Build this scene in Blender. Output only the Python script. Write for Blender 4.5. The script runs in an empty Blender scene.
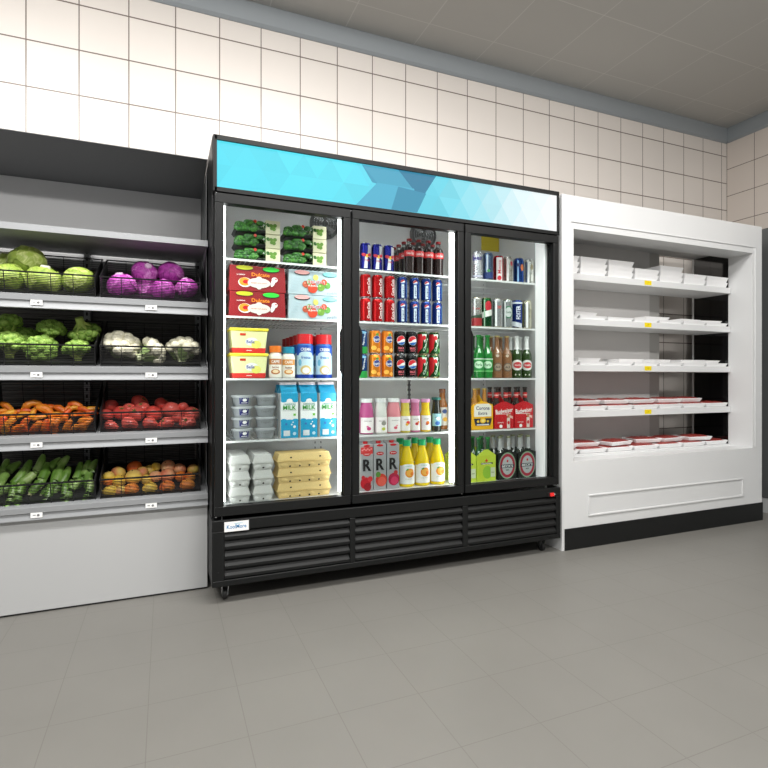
import bpy, bmesh, math, random
from mathutils import Vector, Matrix, noise
R = random.Random(7)
scene = bpy.context.scene
COL = scene.collection

# ------------------------------------------------------------------ camera
CAMH = 0.965
F = 530.0
HOR = 378.0
TH = math.atan(219 / 530.0)
CT, ST = math.cos(TH), math.sin(TH)
cam_d = bpy.data.cameras.new('camera')
cam_d.sensor_width = 36.0
cam_d.lens = F / 768 * 36
cam_d.shift_y = -6 / 768
cam_d.clip_start = 0.02
cam = bpy.data.objects.new('camera', cam_d)
cam.location = (0, 0, CAMH)
cam.rotation_euler = (math.radians(90), 0, -TH)
COL.objects.link(cam)
scene.camera = cam

# ------------------------------------------------------------------ view, world, lights
scene.view_settings.view_transform = 'Standard'
scene.view_settings.look = 'None'
scene.view_settings.gamma = 1.0
scene.view_settings.use_curve_mapping = False
scene.view_settings.exposure = 0.0

WORLD_STRENGTH = 0.36
wd = bpy.data.worlds.new('world')
scene.world = wd
wd.use_nodes = True
bgn = wd.node_tree.nodes['Background']
bgn.inputs[0].default_value = (1.0, 0.995, 0.985, 1)
bgn.inputs[1].default_value = WORLD_STRENGTH

CEIL = 3.11


def ceiling_lamp(name, x, y, sx, sy, power, rx=0.0, ry=0.0, z=CEIL - 0.06, col=(1.0, 0.985, 0.965)):
    ld = bpy.data.lights.new(name, 'AREA')
    ld.shape = 'RECTANGLE'
    ld.size = sx
    ld.size_y = sy
    ld.energy = power
    ld.color = col
    lo = bpy.data.objects.new(name, ld)
    lo.location = (x, y, z)
    lo.rotation_euler = (math.radians(rx), math.radians(ry), 0)
    COL.objects.link(lo)
    return lo


LAMPS = [(-1.0, 1.30, 1.2, 0.35, 62), (0.7, 1.30, 1.2, 0.35, 56), (2.4, 0.9, 1.2, 0.35, 30),
         (-0.8, -0.8, 1.2, 0.35, 70), (1.2, -0.8, 1.2, 0.35, 66), (3.1, -0.8, 1.2, 0.35, 34)]
for lx, ly, sx, sy, pw in LAMPS:
    ceiling_lamp('ceiling_lamp_light', lx, ly, sx, sy, pw, rx=14 if ly > 0.5 else 22)


# ------------------------------------------------------------------ pixel of the photo + depth plane -> place
def XA(px, Y):
    u = (px - 384) / F
    return Y * (u * CT + ST) / (CT - u * ST)


def ZA(px, py, Y):
    u = (px - 384) / F
    return CAMH + (HOR - py) / F * Y / (CT - u * ST)


# ------------------------------------------------------------------ materials
def lin(c):
    c = c / 255.0
    return c / 12.92 if c <= 0.04045 else ((c + 0.055) / 1.055) ** 2.4


def rgb(c):
    return (lin(c[0]), lin(c[1]), lin(c[2]), 1.0)


_M = {}


def mat(c, rough=0.5, metal=0.0, vary=0.0, scale=30.0, coat=0.0, emit=0.0, name=None, spec=0.5):
    key = (tuple(c), rough, metal, vary, scale, coat, emit, name, spec)
    if key in _M:
        return _M[key]
    m = bpy.data.materials.new(name or 'paint_%d_%d_%d' % tuple(c))
    m.use_nodes = True
    nt = m.node_tree
    b = nt.nodes['Principled BSDF']
    b.inputs['Base Color'].default_value = rgb(c)
    b.inputs['Roughness'].default_value = rough
    b.inputs['Metallic'].default_value = metal
    b.inputs['Specular IOR Level'].default_value = spec
    if coat:
        b.inputs['Coat Weight'].default_value = coat
        b.inputs['Coat Roughness'].default_value = 0.08
    if emit:
        b.inputs['Emission Color'].default_value = rgb(c)
        b.inputs['Emission Strength'].default_value = emit
    if vary:
        tc = nt.nodes.new('ShaderNodeTexCoord')
        n = nt.nodes.new('ShaderNodeTexNoise')
        n.inputs['Scale'].default_value = scale
        n.inputs['Detail'].default_value = 4
        nt.links.new(tc.outputs['Object'], n.inputs['Vector'])
        mx = nt.nodes.new('ShaderNodeMix')
        mx.data_type = 'RGBA'
        k0 = tuple(max(0, min(255, q * (1 - vary))) for q in c)
        k1 = tuple(max(0, min(255, q * (1 + vary))) for q in c)
        mx.inputs[6].default_value = rgb(k0)
        mx.inputs[7].default_value = rgb(k1)
        nt.links.new(n.outputs['Fac'], mx.inputs[0])
        nt.links.new(mx.outputs[2], b.inputs['Base Color'])
    _M[key] = m
    return m


def glass_mat(name, tint=(255, 255, 255), ior=1.45, base=0.0):
    key = ('glass', name)
    if key in _M:
        return _M[key]
    m = bpy.data.materials.new(name)
    m.use_nodes = True
    nt = m.node_tree
    for n in list(nt.nodes):
        nt.nodes.remove(n)
    out = nt.nodes.new('ShaderNodeOutputMaterial')
    tr = nt.nodes.new('ShaderNodeBsdfTransparent')
    tr.inputs[0].default_value = rgb(tint)
    gl = nt.nodes.new('ShaderNodeBsdfGlossy')
    gl.inputs['Roughness'].default_value = 0.02
    fr = nt.nodes.new('ShaderNodeFresnel')
    fr.inputs[0].default_value = ior
    mx = nt.nodes.new('ShaderNodeMixShader')
    nt.links.new(fr.outputs[0], mx.inputs[0])
    nt.links.new(tr.outputs[0], mx.inputs[1])
    nt.links.new(gl.outputs[0], mx.inputs[2])
    nt.links.new(mx.outputs[0], out.inputs[0])
    _M[key] = m
    return m


def grid_mat(name, ax, size, off, width, c, g, gv=None, rough=0.4, var=0.03, vscale=3.0, wv=None, cellvar=0.02, bump=0.3):
    """square tiles laid on two object axes, thin grout between"""
    m = bpy.data.materials.new(name)
    m.use_nodes = True
    nt = m.node_tree
    L = nt.links
    b = nt.nodes['Principled BSDF']
    b.inputs['Roughness'].default_value = rough
    tc = nt.nodes.new('ShaderNodeTexCoord')
    sp = nt.nodes.new('ShaderNodeSeparateXYZ')
    L.new(tc.outputs['Object'], sp.inputs[0])

    def mth(op, a, b_=None, c_=None):
        n = nt.nodes.new('ShaderNodeMath')
        n.operation = op
        for i, q in enumerate((a, b_, c_)):
            if q is None:
                continue
            if isinstance(q, (int, float)):
                n.inputs[i].default_value = q
            else:
                L.new(q, n.inputs[i])
        return n.outputs[0]
    masks, cells = [], []
    for k in range(2):
        s = mth('DIVIDE', mth('SUBTRACT', sp.outputs[ax[k]], off[k]), size[k])
        fr = mth('FRACT', s)
        cells.append(mth('FLOOR', s))
        d = mth('MULTIPLY', mth('MINIMUM', fr, mth('SUBTRACT', 1.0, fr)), size[k])
        w = width if (k == 0 or wv is None) else wv
        masks.append(mth('LESS_THAN', d, w / 2))
    wn = nt.nodes.new('ShaderNodeTexWhiteNoise')
    cb = nt.nodes.new('ShaderNodeCombineXYZ')
    L.new(cells[0], cb.inputs[0])
    L.new(cells[1], cb.inputs[1])
    L.new(cb.outputs[0], wn.inputs['Vector'])
    no = nt.nodes.new('ShaderNodeTexNoise')
    no.inputs['Scale'].default_value = vscale
    no.inputs['Detail'].default_value = 5
    L.new(tc.outputs['Object'], no.inputs['Vector'])
    v = mth('ADD', mth('MULTIPLY', mth('SUBTRACT', wn.outputs['Value'], 0.5), cellvar * 2),
            mth('MULTIPLY', mth('SUBTRACT', no.outputs['Fac'], 0.5), var * 4))
    v = mth('ADD', v, 1.0)
    hs = nt.nodes.new('ShaderNodeHueSaturation')
    hs.inputs['Color'].default_value = rgb(c)
    L.new(v, hs.inputs['Value'])
    m1 = nt.nodes.new('ShaderNodeMix')
    m1.data_type = 'RGBA'
    L.new(masks[0], m1.inputs[0])
    L.new(hs.outputs[0], m1.inputs[6])
    m1.inputs[7].default_value = rgb(gv or g)
    m2 = nt.nodes.new('ShaderNodeMix')
    m2.data_type = 'RGBA'
    L.new(masks[1], m2.inputs[0])
    L.new(m1.outputs[2], m2.inputs[6])
    m2.inputs[7].default_value = rgb(g)
    L.new(m2.outputs[2], b.inputs['Base Color'])
    bp = nt.nodes.new('ShaderNodeBump')
    bp.inputs['Strength'].default_value = bump
    bp.inputs['Distance'].default_value = 0.002
    L.new(mth('SUBTRACT', 1.0, mth('MAXIMUM', masks[0], masks[1])), bp.inputs['Height'])
    L.new(bp.outputs[0], b.inputs['Normal'])
    return m


def veg_mat(name, c0, c1, c2=None, scale=9.0, detail=5.0, distort=1.2, rough=0.45, tex='noise', rnd=0.0, lo=0.35, hi=0.65, bump=0.0, zgrad=None):
    m = bpy.data.materials.new(name)
    m.use_nodes = True
    nt = m.node_tree
    L = nt.links
    b = nt.nodes['Principled BSDF']
    b.inputs['Roughness'].default_value = rough
    tc = nt.nodes.new('ShaderNodeTexCoord')
    oi = nt.nodes.new('ShaderNodeObjectInfo')
    if tex == 'noise':
        n = nt.nodes.new('ShaderNodeTexNoise')
        n.inputs['Scale'].default_value = scale
        n.inputs['Detail'].default_value = detail
        n.inputs['Distortion'].default_value = distort
        ad = nt.nodes.new('ShaderNodeVectorMath')
        ad.operation = 'ADD'
        L.new(tc.outputs['Object'], ad.inputs[0])
        L.new(oi.outputs['Random'], ad.inputs[1])
        L.new(ad.outputs[0], n.inputs['Vector'])
        fac = n.outputs['Fac']
    else:
        n = nt.nodes.new('ShaderNodeTexVoronoi')
        n.feature = 'DISTANCE_TO_EDGE'
        n.inputs['Scale'].default_value = scale
        L.new(tc.outputs['Object'], n.inputs['Vector'])
        fac = n.outputs['Distance']
    cr = nt.nodes.new('ShaderNodeValToRGB')
    cr.color_ramp.elements[0].position = lo
    cr.color_ramp.elements[0].color = rgb(c0)
    cr.color_ramp.elements[1].position = hi
    cr.color_ramp.elements[1].color = rgb(c1)
    if c2:
        e = cr.color_ramp.elements.new((lo + hi) / 2)
        e.color = rgb(c2)
    L.new(fac, cr.inputs[0])
    colout = cr.outputs[0]
    if rnd:
        hs = nt.nodes.new('ShaderNodeHueSaturation')
        mp = nt.nodes.new('ShaderNodeMapRange')
        mp.inputs[3].default_value = 0.5 - rnd
        mp.inputs[4].default_value = 0.5 + rnd
        L.new(oi.outputs['Random'], mp.inputs[0])
        L.new(mp.outputs[0], hs.inputs['Hue'])
        L.new(colout, hs.inputs['Color'])
        colout = hs.outputs[0]
    L.new(colout, b.inputs['Base Color'])
    if bump:
        bp = nt.nodes.new('ShaderNodeBump')
        bp.inputs['Strength'].default_value = bump
        bp.inputs['Distance'].default_value = 0.004
        L.new(fac, bp.inputs['Height'])
        L.new(bp.outputs[0], b.inputs['Normal'])
    return m


# ------------------------------------------------------------------ mesh builder
_T = {}


def text_tris(s):
    if s in _T:
        return _T[s]
    cu = bpy.data.curves.new('lettering', 'FONT')
    cu.body = s
    cu.resolution_u = 2
    cu.offset = 0.018
    ob = bpy.data.objects.new('lettering', cu)
    COL.objects.link(ob)
    dg = bpy.context.evaluated_depsgraph_get()
    dg.update()
    me = bpy.data.meshes.new_from_object(ob.evaluated_get(dg))
    vs = [(v.co.x, v.co.y) for v in me.vertices]
    fs = [tuple(p.vertices) for p in me.polygons]
    bpy.data.objects.remove(ob)
    bpy.data.curves.remove(cu)
    bpy.data.meshes.remove(me)
    x0 = min(v[0] for v in vs); x1 = max(v[0] for v in vs)
    y0 = min(v[1] for v in vs); y1 = max(v[1] for v in vs)
    vs = [((x - (x0 + x1) / 2) / (y1 - y0), (y - (y0 + y1) / 2) / (y1 - y0)) for x, y in vs]
    _T[s] = (vs, fs, (x1 - x0) / (y1 - y0))
    return _T[s]


class MB:
    def __init__(s):
        s.v, s.f, s.m, s.sm, s.mats = [], [], [], [], []
        s.xf = None

    def mi(s, m):
        if m not in s.mats:
            s.mats.append(m)
        return s.mats.index(m)

    def add(s, vs, fs, m, smooth=False):
        o = len(s.v)
        if s.xf is not None:
            vs = [tuple(s.xf @ Vector(v)) for v in vs]
        s.v += [tuple(v) for v in vs]
        i = s.mi(m)
        for f in fs:
            s.f.append(tuple(o + k for k in f))
            s.m.append(i)
            s.sm.append(smooth)

    def box(s, x0, x1, y0, y1, z0, z1, m):
        vs = [(x, y, z) for z in (z0, z1) for y in (y0, y1) for x in (x0, x1)]
        s.add(vs, [(0, 2, 3, 1), (4, 5, 7, 6), (0, 1, 5, 4), (2, 6, 7, 3), (0, 4, 6, 2), (1, 3, 7, 5)], m)

    def frus(s, b, t, z0, z1, m):
        """b, t = (x0, x1, y0, y1) at the bottom and the top"""
        vs = [(x, y, z0) for y in b[2:] for x in b[:2]] + [(x, y, z1) for y in t[2:] for x in t[:2]]
        s.add(vs, [(0, 2, 3, 1), (4, 5, 7, 6), (0, 1, 5, 4), (2, 6, 7, 3), (0, 4, 6, 2), (1, 3, 7, 5)], m)

    def prism(s, pts, axis, a0, a1, m):
        """polygon in the plane across `axis`, given as (p, q): axis x -> (y,z), y -> (x,z), z -> (x,y)"""
        n = len(pts)

        def mk(p, q, a):
            return (a, p, q) if axis == 'x' else ((p, a, q) if axis == 'y' else (p, q, a))
        vs = [mk(p, q, a0) for p, q in pts] + [mk(p, q, a1) for p, q in pts]
        fs = [tuple(range(n)), tuple(range(2 * n - 1, n - 1, -1))]
        fs += [(i, i + n, (i + 1) % n + n, (i + 1) % n) for i in range(n)]
        s.add(vs, fs, m)

    def lathe(s, prof, n=20, cx=0, cy=0):
        """prof = [(r, z, material of the band above)]"""
        rings = []
        for r, z, _ in prof:
            rings.append([(cx + r * math.cos(2 * math.pi * k / n), cy + r * math.sin(2 * math.pi * k / n), z) for k in range(n)])
        for i in range(len(prof) - 1):
            vs = rings[i] + rings[i + 1]
            s.add(vs, [(k, (k + 1) % n, n + (k + 1) % n, n + k) for k in range(n)], prof[i][2], True)
        s.add(rings[0], [tuple(range(n - 1, -1, -1))], prof[0][2])
        s.add(rings[-1], [tuple(range(n))], prof[-2][2])

    def tube(s, pts, rad, m, n=8, cap=True):
        pts = [Vector(p) for p in pts]
        if not isinstance(rad, (list, tuple)):
            rad = [rad] * len(pts)
        rings = []
        up = Vector((0, 0, 1))
        for i, p in enumerate(pts):
            d = (pts[min(i + 1, len(pts) - 1)] - pts[max(i - 1, 0)]).normalized()
            a = d.cross(up)
            if a.length < 1e-3:
                a = d.cross(Vector((1, 0, 0)))
            a.normalize()
            b = d.cross(a).normalized()
            rings.append([p + a * rad[i] * math.cos(2 * math.pi * k / n) + b * rad[i] * math.sin(2 * math.pi * k / n) for k in range(n)])
        vs = [q for r in rings for q in r]
        fs = []
        for i in range(len(pts) - 1):
            for k in range(n):
                fs.append((i * n + k, i * n + (k + 1) % n, (i + 1) * n + (k + 1) % n, (i + 1) * n + k))
        if cap:
            fs.append(tuple(range(n - 1, -1, -1)))
            fs.append(tuple((len(pts) - 1) * n + k for k in range(n)))
        s.add(vs, fs, m, True)

    def blob(s, c, r, m, sub=2, fn=None):
        bm = bmesh.new()
        bmesh.ops.create_icosphere(bm, subdivisions=sub, radius=1)
        vs = []
        for v in bm.verts:
            k = fn(v.co) if fn else 1.0
            vs.append((c[0] + v.co.x * r[0] * k, c[1] + v.co.y * r[1] * k, c[2] + v.co.z * r[2] * k))
        fs = [tuple(q.index for q in f.verts) for f in bm.faces]
        bm.free()
        s.add(vs, fs, m, True)

    def build(s, name, parent=None, loc=None, bevel=0.0, seg=2, angle=35):
        me = bpy.data.meshes.new(name)
        me.from_pydata(s.v, [], s.f)
        for m in s.mats:
            me.materials.append(m)
        me.polygons.foreach_set('material_index', s.m)
        me.polygons.foreach_set('use_smooth', [True] * len(s.f))
        me.update()
        bm = bmesh.new()
        bm.from_mesh(me)
        if s.__dict__.get('fix', True):
            bmesh.ops.recalc_face_normals(bm, faces=bm.faces)
        bm.to_mesh(me)
        bm.free()
        me.set_sharp_from_angle(angle=math.radians(angle))
        o = bpy.data.objects.new(name, me)
        COL.objects.link(o)
        if parent is not None:
            o.parent = parent
        if loc is not None:
            o.location = loc
        if bevel:
            b = o.modifiers.new('bevel', 'BEVEL')
            b.width = bevel
            b.segments = seg
            b.limit_method = 'ANGLE'
            b.angle_limit = math.radians(40)
        return o


class Art:
    """thin printed shapes laid over a flat (r=None) or round front facing -y"""

    def __init__(s, r=None, y=0.0, cx=0.0, step=0.00025):
        s.mb = MB()
        s.mb.fix = False
        s.r, s.y, s.cx, s.k, s.step = r, y, cx, 1, step

    def _put(s, vs, fs, m):
        off = s.k * s.step + 0.0002
        s.k += 1
        bm = bmesh.new()
        bv = [bm.verts.new((x, 0, z)) for x, z in vs]
        for f in fs:
            try:
                bm.faces.new([bv[i] for i in f])
            except ValueError:
                pass
        if s.r:
            x0 = min(v[0] for v in vs); x1 = max(v[0] for v in vs)
            st = s.r * 0.22
            q = math.ceil(x0 / st) * st
            while q < x1:
                bmesh.ops.bisect_plane(bm, geom=bm.verts[:] + bm.edges[:] + bm.faces[:], plane_co=(q, 0, 0), plane_no=(1, 0, 0))
                q += st
        bm.verts.index_update()
        out = []
        for v in bm.verts:
            x, z = v.co.x, v.co.z
            if s.r:
                a = x / s.r
                out.append((s.cx + (s.r + off) * math.sin(a), s.y - (s.r + off) * math.cos(a), z))
            else:
                out.append((s.cx + x, s.y - off, z))
        ff = [tuple(q.index for q in f.verts) for f in bm.faces]
        # front faces look to -y
        bm.free()
        fl = []
        for f in ff:
            a, b, c = (Vector(out[f[i]]) for i in (0, 1, 2))
            nn = (b - a).cross(c - a)
            fl.append(f if nn.y < 0 else tuple(reversed(f)))
        s.mb.add(out, fl, m, False)

    def poly(s, pts, m):
        s._put(pts, [tuple(range(len(pts)))], m)

    def rect(s, x0, x1, z0, z1, m):
        s.poly([(x0, z0), (x1, z0), (x1, z1), (x0, z1)], m)

    def ell(s, cx, cz, rx, rz, m, n=20, a0=0, a1=360, rot=0):
        pts = []
        cr, sr = math.cos(math.radians(rot)), math.sin(math.radians(rot))
        full = (a1 - a0) >= 360
        for k in range(n if full else n + 1):
            a = math.radians(a0 + (a1 - a0) * k / n)
            x, z = rx * math.cos(a), rz * math.sin(a)
            pts.append((cx + x * cr - z * sr, cz + x * sr + z * cr))
        s.poly(pts, m)

    def text(s, t, cx, cz, h, m, w=None, rot=0):
        vs, fs, asp = text_tris(t)
        kx = h if w is None else w / asp
        c, q = math.cos(math.radians(rot)), math.sin(math.radians(rot))
        s._put([(cx + x * kx * c - y * h * q, cz + x * kx * q + y * h * c) for x, y in vs], fs, m)

    def build(s, name, parent=None):
        return s.mb.build(name, parent, angle=180)


# ------------------------------------------------------------------ things, copies, labels
def tag(o, label=None, cat=None, group=None, kind=None):
    if label:
        o['label'] = label
    if cat:
        o['category'] = cat
    if group:
        o['group'] = group
    if kind:
        o['kind'] = kind
    return o


def thing(name, label=None, cat=None, loc=(0, 0, 0), group=None, rot=(0, 0, 0)):
    o = bpy.data.objects.new(name, None)
    o.empty_display_size = 0.05
    COL.objects.link(o)
    o.location = loc
    o.rotation_euler = rot
    return tag(o, label, cat, group)


KIDS = {}


def copy_tree(o, parent=None):
    c = o.copy()
    COL.objects.link(c)
    if parent is not None:
        c.parent = parent
    for ch in list(o.children):
        copy_tree(ch, c)
    return c


class Kind:
    """one prototype; the first placing uses it, the next ones copy it"""

    def __init__(s, root):
        s.root, s.used = root, False

    def put(s, loc, label, cat, group=None, rz=0.0, rot=None, sc=None):
        o = copy_tree(s.root) if s.used else s.root
        s.used = True
        o.location = loc
        o.rotation_euler = rot if rot is not None else (0, 0, rz)
        if sc is not None:
            o.scale = sc if isinstance(sc, (tuple, list)) else (sc, sc, sc)
        tag(o, label, cat)
        if group:
            o['group'] = group
        elif 'group' in o:
            del o['group']
        return o


ORD = ['first', 'second', 'third', 'fourth', 'fifth', 'sixth', 'seventh', 'eighth', 'ninth', 'tenth', 'eleventh', 'twelfth',
       'thirteenth', 'fourteenth', 'fifteenth']


def nth(i, n):
    if n == 1:
        return 'the only one'
    if n == 2:
        return ('left one', 'right one')[i]
    if n == 3:
        return ('left one', 'middle one', 'right one')[i]
    if i == 0:
        return 'leftmost'
    if i == n - 1:
        return 'rightmost'
    return ORD[i] + ' from left'


# ------------------------------------------------------------------ common materials
M_BLACK = mat((23, 24, 24), 0.45, name='black_powder_coat', spec=0.25)
M_BLACK2 = mat((19, 20, 20), 0.5, name='black_trim', spec=0.25)
M_DEEP = mat((12, 12, 12), 0.6, name='deep_black')
M_WHITE = mat((220, 221, 221), 0.35, vary=0.01, scale=4, name='white_lacquer')
M_WPLAST = mat((240, 240, 238), 0.4, name='white_plastic')
M_LINER = mat((222, 222, 222), 0.45, name='grey_white_liner')
M_WIRE = mat((228, 230, 230), 0.35, name='white_coated_wire')
M_LIPS = mat((152, 154, 156), 0.38, metal=0.15, name='silver_grey_metal')
M_ALU = mat((200, 202, 205), 0.25, metal=0.9, name='aluminium')
M_CHROME = mat((215, 217, 220), 0.15, metal=1.0, name='chrome')
W = mat((248, 248, 246), 0.45, name='print_white')
K = mat((22, 22, 24), 0.45, name='print_black')
RED = mat((205, 25, 30), 0.35, name='print_red')
# ================================================================== THE ROOM
YW, XW = 3.10, 4.481
wall_tile = grid_mat('cream_wall_tile', (0, 2), (0.22974, 0.2316), (4.4185, 2.873), 0.0056, (226, 219, 212), (112, 98, 90), gv=(120, 108, 100), rough=0.33, wv=0.0068, var=0.012, cellvar=0.012)
wall_tile_r = grid_mat('cream_wall_tile_right', (1, 2), (0.2305, 0.2316), (2.866, 2.761), 0.0042, (218, 208, 199), (112, 98, 90), rough=0.33, wv=0.0055, var=0.012, cellvar=0.012)
floor_tile = grid_mat('grey_stone_floor_tile', (0, 1), (0.254, 0.254), (-0.2996, 1.204), 0.0022, (119, 117, 112), (106, 103, 98), rough=0.45, var=0.045, vscale=2.6, cellvar=0.008, bump=0.1)
ceil_tile = grid_mat('beige_ceiling_tile', (0, 1), (0.46, 0.46), (0.1, 0.1), 0.006, (192, 191, 187), (208, 207, 203), rough=0.7, var=0.008, cellvar=0.012, bump=0.2)
m = MB(); m.box(-2.6, 5.0, -3.0, YW + 0.15, -0.1, 0.0, floor_tile)
tag(m.build('floor'), kind='structure')
m = MB(); m.box(-2.6, XW + 0.15, YW, YW + 0.15, 0, CEIL, wall_tile)
tag(m.build('wall_back'), kind='structure')
m = MB(); m.box(XW, XW + 0.15, -3.0, YW, 0, CEIL, wall_tile_r)
tag(m.build('wall_right'), kind='structure')
m = MB(); m.box(-2.6, 5.0, -3.0, YW + 0.15, CEIL, CEIL + 0.1, ceil_tile)
tag(m.build('ceiling'), kind='structure')
tr = mat((150, 156, 160), 0.5, name='blue_grey_trim')
m = MB(); m.prism([(YW, 2.985), (YW - 0.006, 2.985), (YW - 0.02, 3.0), (YW - 0.02, CEIL), (YW, CEIL)], 'x', -2.6, XW, tr)
tag(m.build('trim_1'), kind='structure')
m = MB(); m.prism([(XW, 2.985), (XW - 0.006, 2.985), (XW - 0.02, 3.0), (XW - 0.02, CEIL), (XW, CEIL)], 'y', -3.0, YW - 0.02, tr)
tag(m.build('trim_2'), kind='structure')
# ceiling lamps (their light objects are set at the top)
lampm = mat((255, 250, 240), 0.5, emit=1.5, name='lamp_diffuser')
root = thing('ceiling_light', 'x', 'ceiling light')
m = MB()
for a in ((-0.62, -0.6, -0.2, 0.2), (0.6, 0.62, -0.2, 0.2), (-0.6, 0.6, -0.2, -0.18), (-0.6, 0.6, 0.18, 0.2)):
    m.box(*a, -0.05, 0.0, M_WPLAST)
m.build('housing_frame', root)
m = MB(); m.box(-0.6, 0.6, -0.18, 0.18, -0.03, 0.0, lampm); m.build('diffuser', root)
kl = Kind(root)
names = ['left panel nearest the produce wall', 'middle panel before the black cooler', 'right panel before the white cabinet',
         'left panel of the rear row', 'middle panel of the rear row', 'right panel of the rear row']
for (lx, ly, sx, sy, pw), nm in zip(LAMPS, names):
    kl.put((lx, ly, CEIL), 'flush white rectangular ceiling light, ' + nm, 'ceiling light', 'ceiling lights')

# ================================================================== PRODUCE DISPLAY (left)
PX0, PX1 = -0.92, 0.180          # left and right ends
YB, YL = 2.553, 2.53             # base front, shelf-lip front
prod = thing('produce_display', 'grey open-front produce display with four stocked shelves of vegetable baskets', 'display case', (0, YB, 0))
OY = YB


def pm(mb, name, bevel=0.0):
    for i, v in enumerate(mb.v):
        mb.v[i] = (v[0], v[1] - OY, v[2])
    return mb.build(name, prod, bevel=bevel)


g_dark = mat((88, 89, 90), 0.5, name='dark_grey_panel')
g_mid = mat((178, 178, 178), 0.5, name='mid_grey_panel')
g_rib = mat((104, 101, 98), 0.55, name='charcoal_ribbed_panel')
g_base = mat((184, 185, 185), 0.42, vary=0.01, scale=2, name='light_grey_panel')
m = MB()
m.prism([(YB, 1.965), (YB, 1.968), (YB + 0.04, 1.975), (3.0, 1.975), (3.0, 1.917)], 'x', PX0, PX1, g_dark)
pm(m, 'canopy')
m = MB()
m.box(PX0, PX1 - 0.004, 2.98, 2.999, 1.50, 1.917, g_mid)
pm(m, 'upper_back_panel')
m = MB()
m.box(PX0, PX1 - 0.004, 2.96, 3.0, 0.402, 1.50, g_rib)
z = 0.43
while z < 1.5:
    m.prism([(2.96, z), (2.953, z + 0.004), (2.953, z + 0.017), (2.96, z + 0.021)], 'x', PX0, PX1 - 0.004, g_rib)
    z += 0.027
pm(m, 'ribbed_back_panel')
m = MB()
m.box(PX0, PX1, YB, YB + 0.02, 0.008, 0.435, g_base)
m.box(PX1 - 0.02, PX1, YB + 0.02, 3.0, 0.008, 0.40, g_base)
m.box(PX0, PX1 - 0.02, 2.98, 3.0, 0.008, 0.40, g_base)
pm(m, 'base_panel', bevel=0.002)
m = MB()
m.box(PX0, PX1 - 0.01, YB + 0.01, 2.99, 0.0, 0.012, M_DEEP)
pm(m, 'plinth')
for xx in (PX1 - 0.035, -0.36):
    m = MB()
    m.box(xx, xx + 0.026, 2.90, 2.953, 0.42, 1.60, M_LIPS)
    z = 0.44
    while z < 1.58:
        m.box(xx + 0.009, xx + 0.017, 2.8985, 2.9, z, z + 0.016, M_DEEP)
        z += 0.033
    pm(m, 'slotted_upright')
m = MB()
m.box(PX1 - 0.003, PX1, 2.60, 3.0, 0.44, 1.915, mat((70, 72, 72), 0.5, name='end_panel_grey'))
pm(m, 'end_panel')
TILT = math.radians(17)
ct, st = math.cos(TILT), math.sin(TILT)
# shelves: (lip top, lip bottom)
LIPZ = []
for (pt, pb) in ((240.7, 246.6), (302.6, 315.4), (367.6, 379.8), (430.6, 442.4), (493.5, 505.0)):
    LIPZ.append((ZA(208.8, pt, YL), ZA(208.8, pb, YL)))
u_shelf = mat((120, 112, 108), 0.5, name='shelf_underside')
for k, (zt, zb) in enumerate(LIPZ):
    m = MB()
    hgt = zt - zb
    if k == 0:
        m.prism([(YL, zb), (YL, zt), (YL + 0.02, zt), (YL + 0.02, zt - 0.006), (2.94, zt - 0.006), (2.94, zb + 0.004), (YL + 0.01, zb)], 'x', PX0, PX1, M_LIPS)
        sh = pm(m, 'shelf')
        mm = MB()
        mm.prism([(2.56, zb - 0.001), (2.89, zb - 0.001), (2.89, zb - 0.12), (2.60, zb - 0.03)], 'x', PX1 - 0.008, PX1 - 0.004, M_LIPS)
        for i, v in enumerate(mm.v):
            mm.v[i] = (v[0], v[1] - OY, v[2])
        mm.build('shelf_bracket', sh)
    else:
        # lip with a price channel, then the tilted deck
        prof = [(YL, zb + 0.003), (YL + 0.006, zb + 0.012), (YL + 0.006, zt - hgt * 0.52), (YL, zt - hgt * 0.44), (YL, zt - 0.002), (YL + 0.003, zt),
                (YL + 0.03, zt)]
        y1, dz = 2.93, 0.012
        prof += [(y1, zt + (y1 - YL - 0.03) * math.tan(TILT) - 0.004), (y1, zt + (y1 - YL - 0.03) * math.tan(TILT) - 0.012), (YL + 0.02, zb), (YL, zb)]
        m.prism(prof, 'x', PX0, PX1, M_LIPS)
        sh = pm(m, 'shelf')
        for (q0, q1) in ((30.5, 42.5), (145.5, 157)):
            a = Art(y=YL - OY)
            xa, xb = XA(q0, YL), XA(q1, YL)
            zc = (zt + zb) / 2 - 0.006
            a.rect(xa, xb, zc - 0.011, zc + 0.010, W)
            a.ell((xa + xb) / 2 + 0.006, zc - 0.001, 0.005, 0.005, mat((120, 120, 122), 0.5))
            a.rect(xa + 0.008, xa + 0.018, zc - 0.002, zc + 0.002, mat((160, 160, 162), 0.5))
            a.build('price_tag_holder', sh)
        mm = MB()
        zz = zt
        mm.prism([(YL + 0.012, zz - 0.004), (YL + 0.02, zz + 0.02), (2.90, zz + 0.145), (2.90, zz + 0.06), (YL + 0.06, zz - 0.004)], 'x', PX1 - 0.0035, PX1 - 0.0005, mat((125, 127, 128), 0.4, metal=0.3))
        for i, v in enumerate(mm.v):
            mm.v[i] = (v[0], v[1] - OY, v[2])
        mm.build('shelf_end_plate', sh)

# ---- wire baskets
bk = mat((24, 24, 25), 0.45, name='black_wire')
BW, BD, BH, BHB = 0.405, 0.33, 0.088, 0.125


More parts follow.
